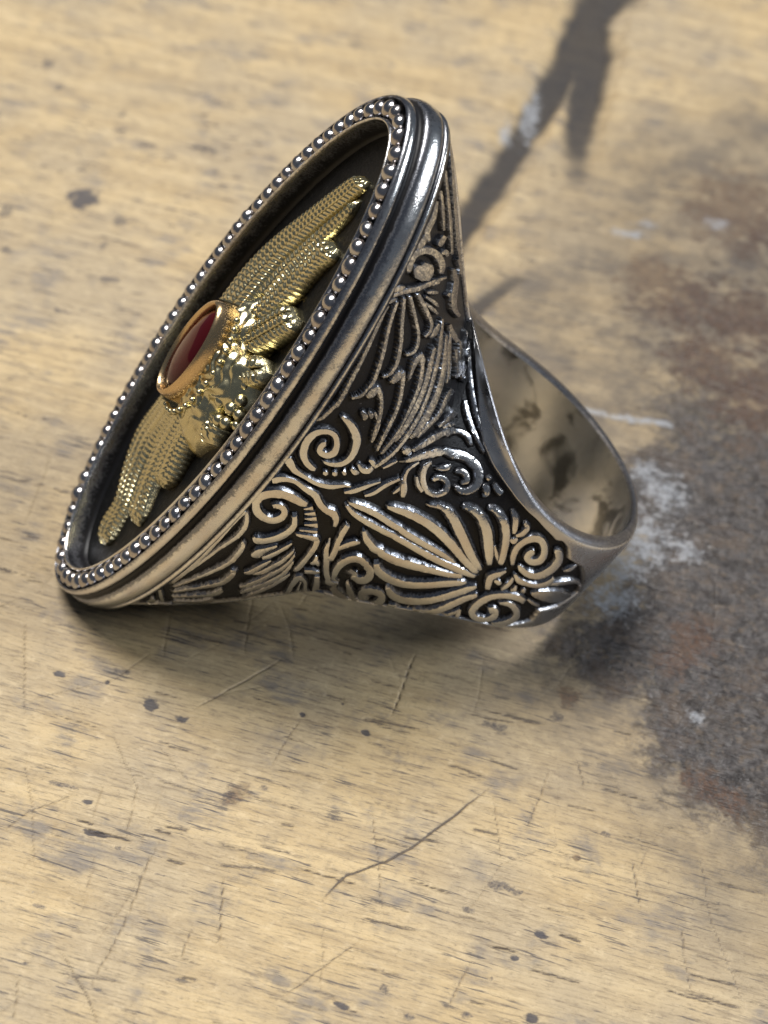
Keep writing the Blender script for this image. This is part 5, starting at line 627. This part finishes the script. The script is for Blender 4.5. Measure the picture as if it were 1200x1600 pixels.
def sweep(name, prof, mat, parent, nt=420, sharp=60):
    pr = np.asarray(prof); pr = np.vstack([catmull(pr, len(pr)*2-1)]); pr[:, 2] = np.clip(pr[:, 2], 0, 1)
    t = np.linspace(0, 2*np.pi, nt, endpoint=False)+.002
    y, z = sell(pr[None, :, 0], t[:, None]); x = np.broadcast_to(-pr[None, :, 1], y.shape)
    wob = .02*(fbm(t[:, None]*9+pr[None, :, 0]*2, pr[None, :, 1]*2+0*t[:, None], 3)-.5)
    return mesh(name, np.stack([x+wob, y+wob, z], -1).reshape(-1, 3), [grid_faces(nt, len(pr), wrap_n=True)], mat, parent,
                dict(ox_shade=np.clip(pr[None, :, 2]+(.17*sstep(-9, 3, z)+.04)*(1-pr[None, :, 2])*(.7+.6*fbm(t[:, None]*30, pr[None, :, 1]*2.5+0*z, 3)), 0, 1)), sharp=sharp)  # upper rim toned darker to paint in its darker reflections
sweep('moulded_rim', prof, SILVER, bez)
t = np.linspace(0, 2*np.pi, 240, endpoint=False); rad = np.linspace(0, 1, 50)
y, z = sell(-1.15, t); Y = y[:, None]*rad; Zz = z[:, None]*rad
X = -18.74+.10*(fbm(Y*1.5+50, Zz*1.5+50, 4)-.5)
mesh('recessed_plate', np.stack([X, Y, Zz], -1).reshape(-1, 3), [grid_faces(240, 50, wrap_n=True)], FLOORM, bez)
def lathe(pr, n=14):
    pr = np.asarray(pr); t = np.linspace(0, 2*np.pi, n, endpoint=False)
    return np.stack([np.broadcast_to(pr[None, :, 1], (n, len(pr))), pr[None, :, 0]*np.cos(t)[:, None], pr[None, :, 0]*np.sin(t)[:, None]], -1).reshape(-1, 3), [grid_faces(n, len(pr), wrap_n=True)]
q = np.linspace(-.5, math.pi/2, 9)
bv, bf = lathe([(.57*math.cos(a), -.56*math.sin(a)) for a in q], 16)
bead_me = mesh('bead', bv, bf, BEADM, link=False)
tt = np.linspace(0, 2*np.pi, 6000); y, z = sell(0.02, tt); arc = np.r_[0, np.cumsum(np.hypot(np.diff(y), np.diff(z)))]
NB = int(round(arc[-1]/1.10))
for k in range(NB):
    a = np.interp((k+.3)*arc[-1]/NB, arc, tt); y0, z0 = sell(.02, a)
    b = bpy.data.objects.new('bead', bead_me); COL.objects.link(b); b.parent = bez
    b.location = ((-19.86+rng.normal(0, .02))*SC, y0*SC, z0*SC)
    sca = .95+rng.normal(0, .045); b.scale = (sca*rng.uniform(.80, 1.02), sca*(1+rng.normal(0, .05)), sca*(1+rng.normal(0, .05)))
    b.rotation_euler = (rng.uniform(0, 6.28), rng.normal(0, .06), rng.normal(0, .06))

# ------------------------------------------------------------------ winged gold emblem
emb = empty('winged_emblem', ring)
def topx(y, z):
    rr = np.hypot(z, y*1.2); return 19.30+1.45*np.exp(-(rr/7.0)**2)
def feather(kind, L, R, hf, seed):
    n, m = 250, 41; L, R = catmull(L, n), catmull(R, n); mid_, gap = (L+R)/2, np.linspace(1.0, .86, n)[:, None]
    L, R = mid_+(L-mid_)*gap, mid_+(R-mid_)*gap
    f = np.linspace(0, 1, m)
    G = L[:, None]*(1-f[None, :, None])+R[:, None]*f[None, :, None]
    cen = (L+R)/2; s = np.r_[0, np.cumsum(np.linalg.norm(np.diff(cen, axis=0), axis=1))]; wid = np.linalg.norm(L-R, axis=1)
    e = np.abs(f-.5)*2
    dome = (1-e**3.2)**.5
    endf = sstep(0, .9, s[-1]-s+.05)**.6
    ht = topx(G[..., 0], G[..., 1])
    top = ht-.40*(1-dome[None, :]*endf[:, None])+.35*(hf-1)
    lanes = max(2, int(round(wid.mean()/.70)))
    lane = f[None, :]*lanes; ph = (lane % 1); tri = np.abs(ph-.5)*2
    barb = np.sin(2*np.pi*(s[:, None]/.36+.75*tri))            # herringbone barbs in every lane
    gro = sstep(.70, 1.0, tri); wv = 1+.5*(fbm(s[:, None]*.9+seed*7, f[None, :]*3, 3)-.5)*2
    tip = sstep(.05, .55, s[-1]-s)[:, None]
    rel = (.038*barb*(1-gro)*wv-.20*gro+.08*(1-tri))*tip
    edge_l = (e > .80)[None, :]*1.0
    rel = rel*(1-edge_l)+edge_l*(.05+.04*np.sin(2*np.pi*s[:, None]/.36)*tip)
    top = top+rel*sstep(0, .6, wid)[:, None]
    top[:, 0] = 18.6; top[:, -1] = 18.6
    top[-1, :] = 18.6; top[0, :] = 18.6
    # vertical side walls: the outermost column drops to the plate
    G[:, 0] += (G[:, 0]-G[:, 1])*.15; G[:, -1] += (G[:, -1]-G[:, -2])*.15
    ox_shade = np.clip(.30-rel*3.6, 0, 1); ox_shade[:, 0] = .9; ox_shade[:, -1] = .9; ox_shade[:, 1] += .15; ox_shade[:, -2] += .15
    V = np.stack([-top, G[..., 0], G[..., 1]], -1).reshape(-1, 3)
    return mesh(kind, V, [grid_faces(n, m)], GOLD, emb, dict(ox_shade=ox_shade), sharp=70)
for k, (kind, L, R, hf) in enumerate(WINGS): feather(kind, L, R, hf, k)
# bird's body: a knobbly mound round the collar, and the small granules of its tail
t = np.linspace(0, 2*np.pi, 300, endpoint=False); rad = np.linspace(0, 1, 90)
T_, R_ = np.meshgrid(t, rad, indexing='ij')
ly = np.where(np.cos(t) < 0, 5.0, 3.6); lz = 5.1
out = 1+.10*np.sin(5*t+.6)+.05*np.sin(11*t)
Yb = -.4+ly[:, None]*out[:, None]*R_*np.cos(T_); Zb = -.2+lz*out[:, None]*R_*np.sin(T_)
hb = 18+3.15*np.clip(1-R_**3.6, 0, 1)**.6
kn = .055*np.sin(2*np.pi*(R_*8+.35*np.cos(10*T_)))+.045*np.cos(20*T_+2*np.pi*R_*4)*R_+.08*(fbm(Yb*2.4+20, Zb*2.4+20, 3)-.5)
hb = hb+kn*sstep(1, .9, R_)
mesh('breast', np.stack([-hb, Yb, Zb], -1).reshape(-1, 3), [grid_faces(300, 90, wrap_n=True)], GOLD, emb, dict(ox_shade=np.clip(.26-kn*3.0, 0, 1)))
gv, gf = lathe([(.36*math.cos(a), -.36*math.sin(a)) for a in np.linspace(-1.2, math.pi/2, 8)], 12)
gran_me = mesh('granule', gv, gf, GOLD, link=False)
GR = [(-4.9, .3, 19.6, 1.3), (-5.3, -.5, 19.5, 1.25), (-4.7, -.9, 19.7, 1.2), (-5.5, .5, 19.3, 1.1), (-4.3, -1.6, 19.6, 1.0), (-5.0, 1.1, 19.5, 1.15), (-4.2, .0, 20.1, 1.1), (-4.0, .9, 20.2, .9), (-5.7, -.1, 19.1, 1.0), (-4.4, 1.8, 19.6, .9)]
for k in range(15):
    a = math.pi*(1.02+.062*k); GR.append((-.3+2.75*math.sin(a)*1.0, 4.05*math.cos(a)*1.0-.25, 20.95, .62))
for y0, z0, x0, sc in GR:
    b = bpy.data.objects.new('granule', gran_me); COL.objects.link(b); b.parent = emb
    b.location = (-x0*SC, y0*SC, z0*SC); b.scale = (sc, sc, sc)

# ------------------------------------------------------------------ stone and its collar
setting = empty('stone_setting', ring)
CY, CZ = .02, -.25
def oval(prf, name, mat, parent, n=96, attrs=True, cap=False):
    pr = np.asarray(prf); t = np.linspace(0, 2*np.pi, n, endpoint=False)
    y = CY+pr[None, :, 1]*np.cos(t)[:, None]; z = CZ+pr[None, :, 0]*np.sin(t)[:, None]
    x = np.broadcast_to(-pr[None, :, 2], y.shape)
    return mesh(name, np.stack([x, y, z], -1).reshape(-1, 3), [grid_faces(n, len(pr), wrap_n=True)], mat, parent, dict(ox_shade=np.full(y.size, .12)), sharp=50)
oval([(3.72, 2.15, 20.2), (3.66, 2.10, 21.2), (3.58, 2.02, 21.70), (3.46, 1.92, 21.90), (3.34, 1.82, 21.94), (3.24, 1.74, 21.86), (3.18, 1.68, 21.7), (3.14, 1.64, 21.3)], 'collar', REDGOLD, setting)
n = 12; t = np.linspace(0, 2*np.pi, n, endpoint=False); t2 = t+np.pi/n
def el(a, b, x, t): return np.stack([np.full_like(t, -x), CY+b*np.cos(t), CZ+a*np.sin(t)], 1)
Vr = np.concatenate([el(3.22, 1.72, 21.42, t), el(2.5, 1.22, 21.82, t2), el(1.55, .70, 22.02, t), el(3.22, 1.72, 21.3, t), el(.1, .1, 20.6, t)])
i = np.arange(n); j = (i+1) % n
Fr = [np.stack([i, j, n+i], 1), np.stack([n+i, j, n+j], 1), np.stack([n+i, n+j, 2*n+j], 1), np.stack([n+i, 2*n+j, 2*n+i], 1), np.arange(2*n, 3*n)[None, :], np.stack([3*n+i, 3*n+j, j, i], 1), np.stack([4*n+i, 4*n+j, 3*n+j, 3*n+i], 1)]
st = mesh('ruby', Vr, Fr, RUBY, setting, smooth=False); st['label'] = 'faceted oval dark red stone'

ring.matrix_world = m4
